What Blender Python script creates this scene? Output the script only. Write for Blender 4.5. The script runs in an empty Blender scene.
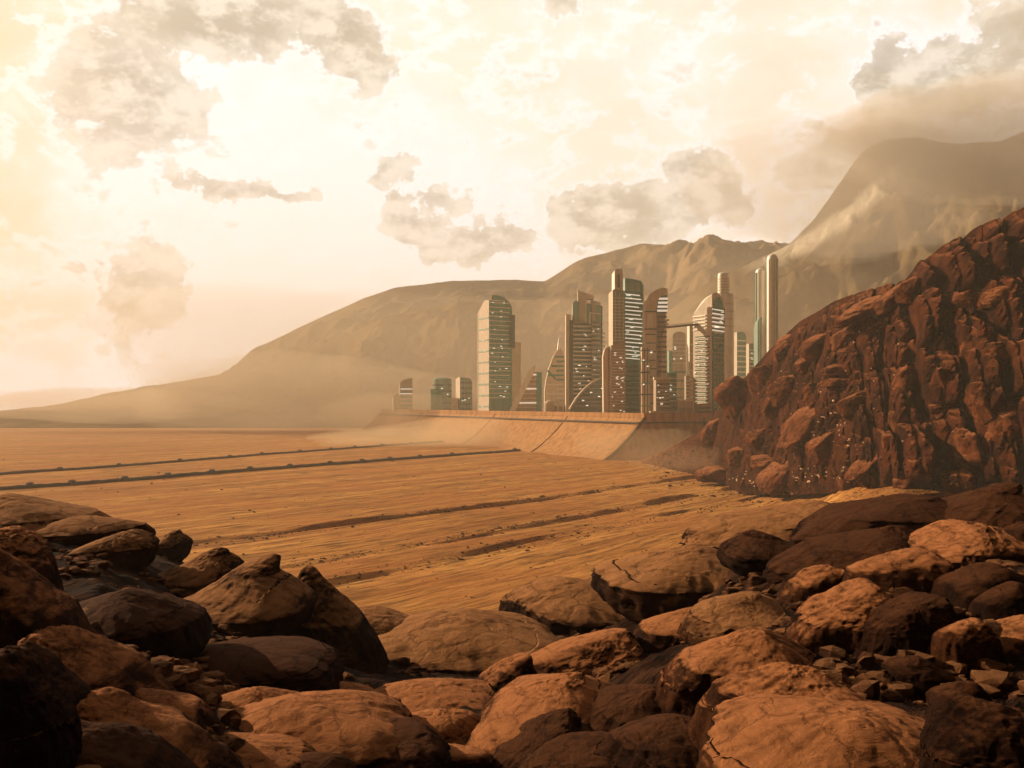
import bpy, math, random
import numpy as np
from mathutils import Vector, Matrix
from mathutils.bvhtree import BVHTree

# ------------------------------------------------------------------ camera, sky, sun, exposure
SC = bpy.context.scene
COL = SC.collection
F = 900.0            # focal length in pixels of the 1024 wide frame
HOR = 405.0          # row of the true horizon
CZ = 60.0            # camera height above the plain
R = math.radians

cam_d = bpy.data.cameras.new('camera')
cam = bpy.data.objects.new('camera', cam_d)
COL.objects.link(cam)
cam.location = (0, 0, CZ)
cam.rotation_euler = (R(90), 0, 0)
cam_d.sensor_width = 36
cam_d.lens = 36 * F / 1024
cam_d.shift_y = (HOR - 384) / 1024
cam_d.clip_start = 0.5
cam_d.clip_end = 30000
SC.camera = cam

SUN_AZ = R(-58)      # left of the view direction
SUN_EL = R(22)
sun_dir = Vector((math.sin(SUN_AZ) * math.cos(SUN_EL), math.cos(SUN_AZ) * math.cos(SUN_EL), math.sin(SUN_EL)))
sd = bpy.data.lights.new('sun', 'SUN')
sd.energy = 5.0
sd.angle = R(0.6)
sd.color = (1.0, 0.76, 0.50)
sun = bpy.data.objects.new('sun', sd)
COL.objects.link(sun)
sun.rotation_euler = sun_dir.to_track_quat('Z', 'Y').to_euler()

SC.view_settings.view_transform = 'Standard'
SC.view_settings.look = 'None'
SC.view_settings.gamma = 1
SC.view_settings.use_curve_mapping = False
SC.view_settings.exposure = 0.62
SC.render.engine = 'CYCLES'
SC.cycles.use_denoising = True
SC.cycles.max_bounces = 5
SC.cycles.volume_bounces = 1
SC.cycles.diffuse_bounces = 2


class NT:
    """small helper round a node tree"""
    def __init__(s, tree):
        s.t = tree
        s.n = tree.nodes
        s.l = tree.links

    def node(s, kind, **kw):
        n = s.n.new(kind)
        for k, v in kw.items():
            setattr(n, k, v)
        return n

    def put(s, sock, v):
        if isinstance(v, bpy.types.NodeSocket):
            s.l.new(v, sock)
        else:
            sock.default_value = v

    def math(s, op, a, b=None, c=None, clamp=False):
        n = s.node('ShaderNodeMath', operation=op)
        n.use_clamp = clamp
        s.put(n.inputs[0], a)
        if b is not None:
            s.put(n.inputs[1], b)
        if c is not None:
            s.put(n.inputs[2], c)
        return n.outputs[0]

    def vmath(s, op, a, b=None):
        n = s.node('ShaderNodeVectorMath', operation=op)
        s.put(n.inputs[0], a)
        if b is not None:
            s.put(n.inputs[1], b)
        return n.outputs['Value'] if op in ('LENGTH', 'DOT_PRODUCT', 'DISTANCE') else n.outputs[0]

    def sstep(s, x, a, b, o0=0.0, o1=1.0):
        n = s.node('ShaderNodeMapRange', interpolation_type='SMOOTHSTEP')
        s.put(n.inputs['Value'], x)
        n.inputs['From Min'].default_value = a
        n.inputs['From Max'].default_value = b
        n.inputs['To Min'].default_value = o0
        n.inputs['To Max'].default_value = o1
        return n.outputs['Result']

    def mix(s, f, a, b, mode='MIX'):
        n = s.node('ShaderNodeMix', data_type='RGBA', blend_type=mode)
        s.put(n.inputs[0], f)
        s.put(n.inputs[6], a if isinstance(a, bpy.types.NodeSocket) else (*a, 1))
        s.put(n.inputs[7], b if isinstance(b, bpy.types.NodeSocket) else (*b, 1))
        return n.outputs[2]

    def noise(s, vec, scale, detail=6, rough=0.55, dist=0.0, color=False):
        n = s.node('ShaderNodeTexNoise')
        s.put(n.inputs['Vector'], vec)
        n.inputs['Scale'].default_value = scale
        n.inputs['Detail'].default_value = detail
        n.inputs['Roughness'].default_value = rough
        n.inputs['Distortion'].default_value = dist
        return n.outputs['Color' if color else 'Fac']

    def combine(s, x, y, z):
        n = s.node('ShaderNodeCombineXYZ')
        s.put(n.inputs[0], x); s.put(n.inputs[1], y); s.put(n.inputs[2], z)
        return n.outputs[0]

    def mapping(s, vec, scale=(1, 1, 1), rot=(0, 0, 0), loc=(0, 0, 0)):
        n = s.node('ShaderNodeMapping')
        s.put(n.inputs['Vector'], vec)
        n.inputs['Scale'].default_value = scale
        n.inputs['Rotation'].default_value = rot
        n.inputs['Location'].default_value = loc
        return n.outputs[0]


def build_world():
    w = bpy.data.worlds.new('World')
    SC.world = w
    w.use_nodes = True
    w.node_tree.nodes.clear()
    t = NT(w.node_tree)
    out = t.node('ShaderNodeOutputWorld')
    bg = t.node('ShaderNodeBackground')
    bg.inputs['Strength'].default_value = 0.1
    t.l.new(bg.outputs[0], out.inputs['Surface'])
    sky = t.node('ShaderNodeTexSky', sky_type='NISHITA')
    sky.sun_disc = False
    sky.sun_elevation = SUN_EL
    sky.sun_rotation = SUN_AZ
    sky.dust_density = 6.0
    sky.air_density = 1.5
    d = t.node('ShaderNodeTexCoord').outputs['Generated']
    sep = t.node('ShaderNodeSeparateXYZ')
    t.l.new(d, sep.inputs[0])
    x, y, z = sep.outputs
    az = t.math('ARCTAN2', x, y)
    hyp = t.math('SQRT', t.math('ADD', t.math('MULTIPLY', x, x), t.math('MULTIPLY', y, y)))
    el = t.math('ARCTAN2', z, hyp)
    p = t.combine(az, el, 0.0)
    # ragged edges: the direction is disturbed by noise before the cloud banks are looked up
    wob = t.vmath('SUBTRACT', t.noise(d, 9.0, 8, 0.62, color=True), (0.5, 0.5, 0.5))
    wob2 = t.vmath('SUBTRACT', t.noise(d, 45.0, 8, 0.7, color=True), (0.5, 0.5, 0.5))
    pw = t.vmath('ADD', p, t.vmath('MULTIPLY', wob, (0.24, 0.17, 0)))
    pw = t.vmath('ADD', pw, t.vmath('MULTIPLY', wob2, (0.035, 0.035, 0)))

    def ang(px, py):
        a = math.atan((px - 512) / F)
        return a, math.atan((HOR - py) / F * math.cos(a))

    def blobs(lst):
        acc = None
        for px, py, rx, ry, wgt in lst:
            a, e = ang(px, py)
            v = t.vmath('SUBTRACT', pw, (a, e, 0))
            v = t.vmath('MULTIPLY', v, (F / rx, F / ry, 0))
            m = t.math('SUBTRACT', 1.0, t.vmath('LENGTH', v))
            m = t.math('MULTIPLY', t.math('MAXIMUM', m, 0.0), wgt)
            acc = m if acc is None else t.math('MAXIMUM', acc, m)
        return acc

    grey = blobs([(120, 80, 100, 115, .7), (215, 8, 130, 52, 1.0), (345, 40, 62, 55, 1.0), (125, 285, 55, 60, .9),
                  (150, 330, 50, 40, .6), (243, 188, 75, 18, .9), (432, 222, 32, 34, 1.1), (490, 245, 70, 34, 1.1),
                  (630, 215, 80, 44, 1.0), (708, 185, 60, 42, 1.0), (578, 198, 34, 22, .9), (880, 88, 40, 44, 1.1),
                  (900, 98, 55, 26, 1.2), (965, 82, 62, 36, 1.0), (1010, 40, 60, 70, .8), (868, 155, 70, 46, .8),
                  (552, 4, 34, 22, .9), (400, 190, 40, 16, .7), (930, 250, 150, 90, .5),
                  (-260, 120, 200, 90, 1), (1260, 90, 180, 80, 1), (300, -260, 300, 120, 1), (900, -300, 260, 90, 1)])
    white = blobs([(225, 110, 150, 110, 1), (290, 270, 430, 220, 1.3), (545, 268, 120, 44, 1), (930, 120, 150, 50, .9),
                   (60, 380, 170, 90, 1), (480, 210, 130, 55, .8), (900, 60, 130, 50, .6), (640, 60, 200, 90, .3),
                   (700, 200, 120, 60, .5)])
    orange = blobs([(-10, 190, 110, 130, 1), (30, 310, 120, 60, .7), (-60, 20, 130, 110, .8), (10, 400, 30, 40, .8),
                    (1060, 10, 120, 60, .7)])
    fib = t.noise(t.mapping(d, scale=(1, 1, 2.2)), 7.0, 9, 0.6)
    fine = t.noise(t.mapping(d, scale=(1, 1, 1.6)), 26.0, 9, 0.65)
    base = t.mix(t.sstep(fib, 0.30, 0.68), (0.86, 0.72, 0.53), (0.93, 0.82, 0.65))
    base = t.mix(t.sstep(white, 0.05, 0.65), base, (0.93, 0.87, 0.79))
    base = t.mix(t.math('MULTIPLY', t.sstep(orange, 0.0, 0.9), 0.75), base, (0.88, 0.60, 0.36))
    gm = t.math('ADD', grey, t.math('MULTIPLY', t.math('SUBTRACT', fine, 0.5), 1.3))
    gm = t.math('ADD', gm, t.math('MULTIPLY', t.math('SUBTRACT', fib, 0.5), 0.7))
    gmr = gm
    gm = t.sstep(gm, 0.16, 0.30)
    dens = t.sstep(t.math('ADD', grey, t.math('SUBTRACT', fib, 0.5)), 0.0, 0.9)
    gcol = t.mix(dens, (0.60, 0.53, 0.39), (0.25, 0.22, 0.14))
    gcol = t.mix(t.sstep(fine, 0.42, 0.62), gcol, (0.74, 0.66, 0.50))
    rim = t.math('MULTIPLY', t.sstep(gmr, 0.02, 0.13), t.sstep(gmr, 0.34, 0.17))
    base = t.mix(t.math('MULTIPLY', rim, 0.6), base, (0.94, 0.91, 0.86))
    puff = t.noise(t.mapping(d, scale=(1, 1, 2.0)), 13.0, 10, 0.62, 0.5)
    base = t.mix(t.math('MULTIPLY', t.sstep(puff, 0.50, 0.66), 0.30), base, (0.93, 0.89, 0.83))
    base = t.mix(t.math('MULTIPLY', t.sstep(puff, 0.48, 0.34), 0.10), base, (0.70, 0.62, 0.47))
    col = t.mix(t.math('MULTIPLY', gm, 0.68), base, gcol)
    # sky bright only ahead; unseen sky overhead and behind darkened to cut fill
    c = Vector((math.sin(R(-3)) * math.cos(R(12)), math.cos(R(-3)) * math.cos(R(12)), math.sin(R(12))))
    dt = t.vmath('DOT_PRODUCT', d, tuple(c))
    lum = t.sstep(dt, 0.58, 0.80, 0.02, 1.0)
    col = t.mix(lum, (0.0, 0.0, 0.0), col)
    col = t.mix(t.sstep(dt, 0.5, 0.8), t.mix(1.0, col, (1.0, 0.62, 0.36), 'MULTIPLY'), col)
    skyc = t.mix(1.0, sky.outputs[0], (0.9, 0.7, 0.5), 'MULTIPLY')
    skyc = t.mix(lum, (0, 0, 0), skyc)
    ten = t.vmath('MULTIPLY', col, (8.9, 9.05, 9.8))
    fin = t.mix(0.93, skyc, ten)
    t.l.new(fin, bg.inputs['Color'])


build_world()


# ------------------------------------------------------------------ numpy noise
def _hash(ix, iy, iz, seed):
    n = (ix * 374761393 + iy * 668265263 + iz * 2147483647 + seed * 1274126177) & 0xFFFFFFFF
    n = ((n ^ (n >> 13)) * 1274126177) & 0xFFFFFFFF
    n = ((n ^ (n >> 15)) * 2246822519) & 0xFFFFFFFF
    return ((n ^ (n >> 16)) & 0xFFFFFF) / float(0xFFFFFF)


def vnoise(P, seed=0):
    """value noise in -1..1, P is (N,3)"""
    I = np.floor(P).astype(np.int64)
    f = P - I
    f = f * f * f * (f * (f * 6 - 15) + 10)
    r = 0
    for dx in (0, 1):
        wx = f[:, 0] if dx else 1 - f[:, 0]
        for dy in (0, 1):
            wy = f[:, 1] if dy else 1 - f[:, 1]
            for dz in (0, 1):
                wz = f[:, 2] if dz else 1 - f[:, 2]
                r = r + wx * wy * wz * _hash(I[:, 0] + dx, I[:, 1] + dy, I[:, 2] + dz, seed)
    return r * 2 - 1


def fbm(P, octaves=5, seed=0, gain=0.5, ridged=False):
    P = np.asarray(P, dtype=np.float64)
    a, s, tot = 1.0, 0.0, 0.0
    c, sn = math.cos(0.6), math.sin(0.6)
    for o in range(octaves):
        n = vnoise(P, seed + o * 17)
        if ridged:
            n = 1 - 2 * np.abs(n)
        s = s + a * n
        tot += a
        a *= gain
        P = np.stack([P[:, 0] * c - P[:, 1] * sn, P[:, 0] * sn + P[:, 1] * c, P[:, 2]], 1) * 2.03 + 7.3
    return s / tot


def worley(P, seed=0):
    I = np.floor(P).astype(np.int64)
    best = np.full(len(P), 9.0)
    for dx in (-1, 0, 1):
        for dy in (-1, 0, 1):
            for dz in (-1, 0, 1):
                c = I + np.array([dx, dy, dz])
                q = np.stack([c[:, k] + 0.15 + 0.7 * _hash(c[:, 0], c[:, 1], c[:, 2], seed + k) for k in range(3)], 1)
                best = np.minimum(best, ((P - q) ** 2).sum(1))
    return np.sqrt(best)


def ss(x, a, b):
    t = np.clip((x - a) / (b - a), 0, 1)
    return t * t * (3 - 2 * t)


# ------------------------------------------------------------------ objects
def grid_mesh(name, V, nu, nv, smooth=True):
    me = bpy.data.meshes.new(name)
    i = np.arange(nu - 1)[:, None] * nv + np.arange(nv - 1)[None, :]
    q = np.stack([i, i + nv, i + nv + 1, i + 1], -1).reshape(-1, 4)
    me.from_pydata(V.tolist(), [], q.tolist())
    if smooth:
        me.polygons.foreach_set('use_smooth', [True] * len(me.polygons))
    me.update()
    return me, q


def link(name, me, mat=None, parent=None, **props):
    o = bpy.data.objects.new(name, me)
    COL.objects.link(o)
    if mat and me is not None:
        for m in (mat if isinstance(mat, (list, tuple)) else [mat]):
            me.materials.append(m)
    if parent:
        o.parent = parent
    for k, v in props.items():
        if v:
            o[k] = v
    return o


# ------------------------------------------------------------------ materials
def material(name):
    m = bpy.data.materials.new(name)
    m.use_nodes = True
    m.node_tree.nodes.clear()
    t = NT(m.node_tree)
    out = t.node('ShaderNodeOutputMaterial')
    b = t.node('ShaderNodeBsdfPrincipled')
    t.l.new(b.outputs[0], out.inputs['Surface'])
    return m, t, b


def bump(t, b, h, strength, dist, normal=None):
    n = t.node('ShaderNodeBump')
    n.inputs['Strength'].default_value = strength
    n.inputs['Distance'].default_value = dist
    t.put(n.inputs['Height'], h)
    if normal is not None:
        t.l.new(normal, n.inputs['Normal'])
    return n.outputs[0]


WIND = math.atan2(0.78, 0.63)      # direction of the furrows in the sand, from +x


def mat_sand():
    m, t, b = material('sand')
    pos = t.node('ShaderNodeNewGeometry').outputs['Position']
    rot = t.mapping(pos, rot=(0, 0, -WIND))
    long = t.mapping(rot, scale=(0.004, 0.05, 0.05))
    long2 = t.mapping(rot, scale=(0.045, 0.30, 0.1))
    long3 = t.mapping(rot, scale=(0.022, 0.12, 0.1))
    n1 = t.noise(long, 1.0, 7, 0.6, 0.3)
    n2 = t.noise(long2, 1.0, 6, 0.65, 0.2)
    n3 = t.noise(pos, 0.012, 8, 0.6)
    n4 = t.noise(pos, 1.1, 8, 0.7)
    n5 = t.noise(long3, 1.0, 8, 0.7, 0.5)
    c = t.mix(t.sstep(n1, 0.32, 0.68), (0.36, 0.145, 0.038), (0.68, 0.335, 0.092))
    c = t.mix(t.math('MULTIPLY', t.sstep(n2, 0.46, 0.62), 0.75), c, (0.13, 0.060, 0.022))
    c = t.mix(t.math('MULTIPLY', t.sstep(n5, 0.55, 0.72), 0.55), c, (0.74, 0.47, 0.20))
    c = t.mix(t.math('MULTIPLY', t.sstep(n3, 0.44, 0.60), 0.55), c, (0.46, 0.175, 0.050))
    c = t.mix(t.math('MULTIPLY', t.sstep(n4, 0.52, 0.66), 0.45), c, (0.16, 0.07, 0.025))
    # the stony hill the camera stands on is darker and redder than the sand of the plain
    z = t.node('ShaderNodeSeparateXYZ')
    t.l.new(pos, z.inputs[0])
    hill = t.sstep(z.outputs[2], 8.0, 32.0)
    near = t.sstep(z.outputs[1], 420, 240)
    stone = t.mix(t.sstep(t.noise(pos, 0.5, 9, 0.68), 0.38, 0.66), (0.012, 0.005, 0.0025), (0.06, 0.024, 0.010))
    c = t.mix(t.math('MULTIPLY', hill, near), c, stone)
    t.l.new(c, b.inputs['Base Color'])
    b.inputs['Roughness'].default_value = 0.97
    b.inputs['Specular IOR Level'].default_value = 0.04
    nn = bump(t, b, t.math('ADD', n2, t.math('MULTIPLY', n5, 1.5)), 0.8, 2.2)
    nn = bump(t, b, n4, 0.7, 0.35, nn)
    t.l.new(nn, b.inputs['Normal'])
    return m


def mat_rock(name, dark, light, dust, sc, lit_dust_amt=0.6, bd=0.12):
    """weathered stone; SC sets the size of its grain, the dust colour on what faces up also paints its lit top"""
    m, t, b = material(name)
    tc = t.node('ShaderNodeTexCoord').outputs['Object']
    g = t.node('ShaderNodeNewGeometry')
    info = t.node('ShaderNodeObjectInfo')
    v = t.vmath('ADD', tc, t.vmath('MULTIPLY', info.outputs['Location'], (0.37, 0.21, 0.3)))
    lay = t.mapping(v, scale=(0.5, 0.5, 2.0), rot=(0.25, 0.35, 0))
    n1 = t.noise(v, 1.1 * sc, 9, 0.65, 0.4)
    n2 = t.noise(lay, 3.6 * sc, 9, 0.7, 0.6)
    n3 = t.noise(v, 18 * sc, 6, 0.7)
    vor = t.node('ShaderNodeTexVoronoi', feature='DISTANCE_TO_EDGE')
    t.put(vor.inputs['Vector'], t.vmath('ADD', v, t.vmath('MULTIPLY', t.noise(v, 2.5 * sc, 5, 0.6, color=True), (0.7 / sc, 0.7 / sc, 0.7 / sc))))
    vor.inputs['Scale'].default_value = 0.9 * sc
    crack = t.sstep(vor.outputs['Distance'], 0.0, 0.045)
    c = t.mix(t.sstep(n1, 0.35, 0.66), dark, light)
    c = t.mix(t.math('MULTIPLY', t.sstep(n2, 0.5, 0.7), 0.55), c, tuple(k * 0.45 for k in dark))
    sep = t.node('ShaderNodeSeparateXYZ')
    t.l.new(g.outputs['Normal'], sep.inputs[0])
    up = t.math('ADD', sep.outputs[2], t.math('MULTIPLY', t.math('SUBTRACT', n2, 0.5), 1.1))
    c = t.mix(t.math('MULTIPLY', t.sstep(up, 0.52, 1.02), lit_dust_amt), c, dust)  # sunlit tops painted into upward faces with the pale dust colour
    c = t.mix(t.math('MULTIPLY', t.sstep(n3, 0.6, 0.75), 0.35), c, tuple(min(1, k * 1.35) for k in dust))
    c = t.mix(t.math('MULTIPLY', t.math('SUBTRACT', 1.0, crack), 0.35), c, tuple(k * 0.3 for k in dark))
    t.l.new(c, b.inputs['Base Color'])
    b.inputs['Roughness'].default_value = 0.97
    b.inputs['Specular IOR Level'].default_value = 0.04
    nn = bump(t, b, n2, 0.65, bd / sc)
    nn = bump(t, b, crack, 0.25, bd * 0.5 / sc, nn)
    nn = bump(t, b, n3, 0.6, bd * 0.12 / sc, nn)
    t.l.new(nn, b.inputs['Normal'])
    return m


def mat_mountain(name, lo, hi, streak=False):
    m, t, b = material(name)
    pos = t.node('ShaderNodeNewGeometry').outputs['Position']
    n1 = t.noise(pos, 0.0022, 8, 0.6, 0.4)
    n2 = t.noise(t.mapping(pos, scale=(1, 1, 0.5)), 0.016, 9, 0.7, 0.6)
    c = t.mix(t.sstep(n1, 0.36, 0.64), lo, hi)
    c = t.mix(t.math('MULTIPLY', t.sstep(n2, 0.46, 0.66), 0.6), c, tuple(k * 0.5 for k in lo))
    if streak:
        # a pale band along the shoulder of the mountain
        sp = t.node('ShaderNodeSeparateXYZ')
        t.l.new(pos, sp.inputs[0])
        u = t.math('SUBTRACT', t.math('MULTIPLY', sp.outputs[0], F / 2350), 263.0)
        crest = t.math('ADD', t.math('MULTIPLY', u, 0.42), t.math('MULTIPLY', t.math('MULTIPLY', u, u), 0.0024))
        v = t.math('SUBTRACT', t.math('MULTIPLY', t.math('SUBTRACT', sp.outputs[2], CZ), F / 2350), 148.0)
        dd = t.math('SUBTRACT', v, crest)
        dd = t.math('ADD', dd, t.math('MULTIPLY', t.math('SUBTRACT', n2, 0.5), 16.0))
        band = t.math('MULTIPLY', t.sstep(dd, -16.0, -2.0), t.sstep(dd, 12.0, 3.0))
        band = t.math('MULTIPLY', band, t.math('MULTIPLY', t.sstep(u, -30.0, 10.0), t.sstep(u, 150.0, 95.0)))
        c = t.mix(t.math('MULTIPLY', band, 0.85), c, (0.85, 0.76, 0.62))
    t.l.new(c, b.inputs['Base Color'])
    b.inputs['Roughness'].default_value = 1.0
    b.inputs['Specular IOR Level'].default_value = 0.0
    t.l.new(bump(t, b, n2, 0.8, 14), b.inputs['Normal'])
    return m


def mat_plain(name, col, rough=0.7, metal=0.0, var=0.25, sc=0.25, spec=0.5, stretch=0.25):
    m, t, b = material(name)
    pos = t.node('ShaderNodeNewGeometry').outputs['Position']
    n1 = t.noise(t.mapping(pos, scale=(1, 1, stretch)), sc, 8, 0.65)
    n2 = t.noise(pos, sc * 6, 5, 0.6)
    c = t.mix(t.math('MULTIPLY', t.sstep(n1, 0.4, 0.65), var), col, tuple(k * 0.35 for k in col))
    c = t.mix(t.math('MULTIPLY', t.sstep(n2, 0.5, 0.7), var * 0.6), c, (0.34, 0.19, 0.09))
    t.l.new(c, b.inputs['Base Color'])
    b.inputs['Roughness'].default_value = rough
    b.inputs['Metallic'].default_value = metal
    b.inputs['Specular IOR Level'].default_value = spec
    return m


def mat_emit(name, col, power):
    m, t, b = material(name)
    b.inputs['Base Color'].default_value = (*col, 1)
    b.inputs['Emission Color'].default_value = (*col, 1)
    b.inputs['Emission Strength'].default_value = power
    return m


M = {}
M['sand'] = mat_sand()
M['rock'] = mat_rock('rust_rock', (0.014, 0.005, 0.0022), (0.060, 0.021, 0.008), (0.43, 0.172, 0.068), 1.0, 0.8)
M['shaded_rock'] = mat_rock('shaded_rock', (0.010, 0.004, 0.002), (0.030, 0.011, 0.005), (0.15, 0.058, 0.024), 0.7, 0.4)  # darker copy of the rock, shade of the dark corners put into its colour
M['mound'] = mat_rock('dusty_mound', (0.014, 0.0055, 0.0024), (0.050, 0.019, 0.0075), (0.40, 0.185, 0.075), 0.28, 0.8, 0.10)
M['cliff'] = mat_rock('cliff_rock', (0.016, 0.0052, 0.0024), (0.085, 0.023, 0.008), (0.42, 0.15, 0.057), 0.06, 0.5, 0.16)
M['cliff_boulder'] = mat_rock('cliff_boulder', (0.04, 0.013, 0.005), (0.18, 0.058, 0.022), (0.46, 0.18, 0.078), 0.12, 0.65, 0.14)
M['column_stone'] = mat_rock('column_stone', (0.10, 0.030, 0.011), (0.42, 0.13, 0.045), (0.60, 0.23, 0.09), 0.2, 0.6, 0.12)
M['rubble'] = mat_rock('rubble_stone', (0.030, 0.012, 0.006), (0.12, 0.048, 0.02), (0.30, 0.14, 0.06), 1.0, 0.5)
M['chalk'] = mat_plain('chalk', (0.72, 0.50, 0.32), 0.9, 0, 0.2, 0.5, 0.05)
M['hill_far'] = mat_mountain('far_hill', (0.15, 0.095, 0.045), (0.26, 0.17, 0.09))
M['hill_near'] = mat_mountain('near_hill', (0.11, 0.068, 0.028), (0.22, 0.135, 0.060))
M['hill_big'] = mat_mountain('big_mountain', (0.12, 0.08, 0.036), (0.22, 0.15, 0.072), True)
M['pale_scree'] = mat_mountain('pale_scree', (0.62, 0.52, 0.38), (0.8, 0.7, 0.54))
M['concrete'] = mat_plain('concrete', (0.70, 0.60, 0.48), 0.8)
M['pale'] = mat_plain('pale_metal', (0.82, 0.78, 0.68), 0.45, 0.2, 0.2)
M['warm'] = mat_plain('warm_stone', (0.46, 0.36, 0.26), 0.8)
M['teal'] = mat_plain('teal_glass', (0.055, 0.33, 0.27), 0.25, 0.0, 0.5, 0.15, 0.8)
M['grey_teal'] = mat_plain('grey_teal_wall', (0.24, 0.40, 0.33), 0.6, 0.0, 0.4)
M['dark'] = mat_plain('dark_glass', (0.025, 0.10, 0.085), 0.2, 0.0, 0.2, 0.15, 0.8)
M['iron'] = mat_plain('dark_iron', (0.035, 0.025, 0.018), 0.7, 0.0, 0.3)
M['wall'] = mat_plain('sand_wall', (0.50, 0.25, 0.10), 0.95, 0.0, 0.6, 0.16, 0.1, 0.06)
M['lit'] = mat_emit('lit_window', (1.0, 0.90, 0.70), 0.62)
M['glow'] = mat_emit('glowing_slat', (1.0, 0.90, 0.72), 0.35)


# ------------------------------------------------------------------ terrain
CREST_PX = [-400, 0, 100, 200, 300, 400, 500, 600, 680, 740, 820, 900, 1024, 1500]
CREST_PY = [505, 512, 528, 572, 618, 632, 632, 612, 580, 540, 514, 500, 492, 480]


def terrain(x, y):
    x = np.asarray(x, float); y = np.asarray(y, float)
    yy = np.maximum(y, 1.0)
    r = np.sqrt(x * x + y * y)
    front = y > 0
    px = np.where(front, 512 + F * np.clip(x / yy, -1.1, 1.1), np.where(x < 0, -400, 1500))
    s = (np.interp(px, CREST_PX, CREST_PY) - HOR) / F
    k = s - 0.05
    rr = np.minimum(np.where(front, np.minimum(y, r), r * 0.6), 160)
    hill = CZ - (3.5 + k * rr)
    P = np.stack([x, y, np.zeros_like(x)], 1)
    hill = hill + 0.7 * fbm(P * 0.10, 5, 3) * ss(r, 6, 20) + 1.6 * fbm(P * 0.035, 3, 9) * ss(r, 20, 50)
    hill = hill + 0.28 * fbm(P * 0.45, 4, 5, ridged=True)
    # furrows in the sand of the plain
    c, sn = math.cos(WIND), math.sin(WIND)
    a = x * c + y * sn
    bq = -x * sn + y * c
    Q = np.stack([a * 0.004, bq * 0.035, a * 0], 1)
    plain = 1.1 * fbm(Q, 5, 21, 0.6) + 0.8 * fbm(P * 0.01, 3, 23)
    brk = 0.7 + 1.3 * fbm(np.stack([a * 0.02, bq * 0.05, a * 0], 1), 4, 91)
    for off, wd, dp in ((FUR[0], 2.4, 1.7 * brk), (FUR[1], 2.4, 1.8 * brk), (FUR[2], 1.9, 1.1 * brk)):
        w = bq - off + 5 * np.sin(a * 0.011 + off)
        plain = plain - dp * np.exp(-(w / wd) ** 2) + dp * 0.8 * np.exp(-((w - 2.4 * wd) / wd) ** 2)
    shelf = 26 * ss(px, 740, 900) * ss(y, 800, 380)
    shelf = np.where(front, shelf, 20)
    low = np.maximum(plain, 0 * plain - 5) + shelf + ss(px, 720, 860) * 3 * fbm(P * 0.03, 4, 31) * ss(r, 900, 500)
    w = ss(r, 72, 200)
    z = hill * (1 - w) + low * w
    z = np.where(r > 1500, low * ss(r, 2600, 1500), z)
    return z


def furrow_off(pxa, pya):
    d = CZ * F / (pya - HOR)
    x = (pxa - 512) / F * d
    return -x * math.sin(WIND) + d * math.cos(WIND)


FUR = [furrow_off(440, 512), furrow_off(480, 534), furrow_off(420, 565)]

ang = np.concatenate([np.linspace(-180, -46, 50), np.linspace(-44, 44, 620), np.linspace(46, 180, 50)])
ang = np.radians(ang)
rad = np.concatenate([[0.01, 1.5], np.geomspace(3, 60, 240), np.geomspace(61, 260, 150)[0:], np.geomspace(263, 1400, 420), np.geomspace(1500, 6300, 30)])
A, RR = np.meshgrid(ang, rad, indexing='ij')
X = (np.sin(A) * RR).ravel(); Y = np.maximum((np.cos(A) * RR).ravel(), -300)
X = np.clip(X, -4200, 4200)
Z = terrain(X, Y)
TV = np.stack([X, Y, Z], 1)
me, tq = grid_mesh('ground', TV, len(ang), len(rad))
link('ground', me, M['sand'], kind='structure')
bm_flip = me
me.flip_normals() if me.polygons[5000].normal.z < 0 else None


# ------------------------------------------------------------------ far hills
def mountain(name, sil, Yc, depth, mat, seed, nx=800, ny=200, rough=0.35, back=1.0, lam=0.004):
    sx = np.array([(p[0] - 512) / F * Yc for p in sil])
    sz = np.array([CZ + (HOR - p[1]) / F * Yc for p in sil])
    xs = np.linspace(sx[0], sx[-1], nx)
    H = np.interp(xs, sx, sz)
    k = np.array([1, 3, 5, 3, 1.0]); k /= k.sum()
    H = np.convolve(np.pad(H, 2, 'edge'), k, 'valid')
    t = np.linspace(-1, 1, ny)
    XX, T = np.meshgrid(xs, t, indexing='ij')
    HH = np.repeat(H[:, None], ny, 1)
    YY = Yc + T * depth * np.where(T < 0, 1, back)
    YY = YY + HH * 0.0
    P = np.stack([XX.ravel(), YY.ravel(), 0 * XX.ravel()], 1)
    prof = (1 - np.abs(T)) ** 1.15
    rd = fbm(P * lam, 6, seed, 0.55, ridged=True).reshape(XX.shape)
    lo = fbm(P * lam * 0.45, 4, seed + 5).reshape(XX.shape)
    env = 4 * prof * (1 - prof)
    rd2 = fbm(P * lam * 4, 4, seed + 9, 0.55, ridged=True).reshape(XX.shape)
    ZZ = HH * (prof + rough * env * (0.7 * rd + 0.8 * lo + 0.16 * rd2)) + HH * 0.02 * rd * prof
    ZZ = np.where(np.abs(T) > 0.999, -20, ZZ)
    V = np.stack([XX.ravel(), YY.ravel(), ZZ.ravel()], 1)
    me, q = grid_mesh(name, V, nx, ny)
    if me.polygons[len(me.polygons) // 3].normal.z < 0:
        me.flip_normals()
    return link(name, me, mat, kind='structure')


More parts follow.
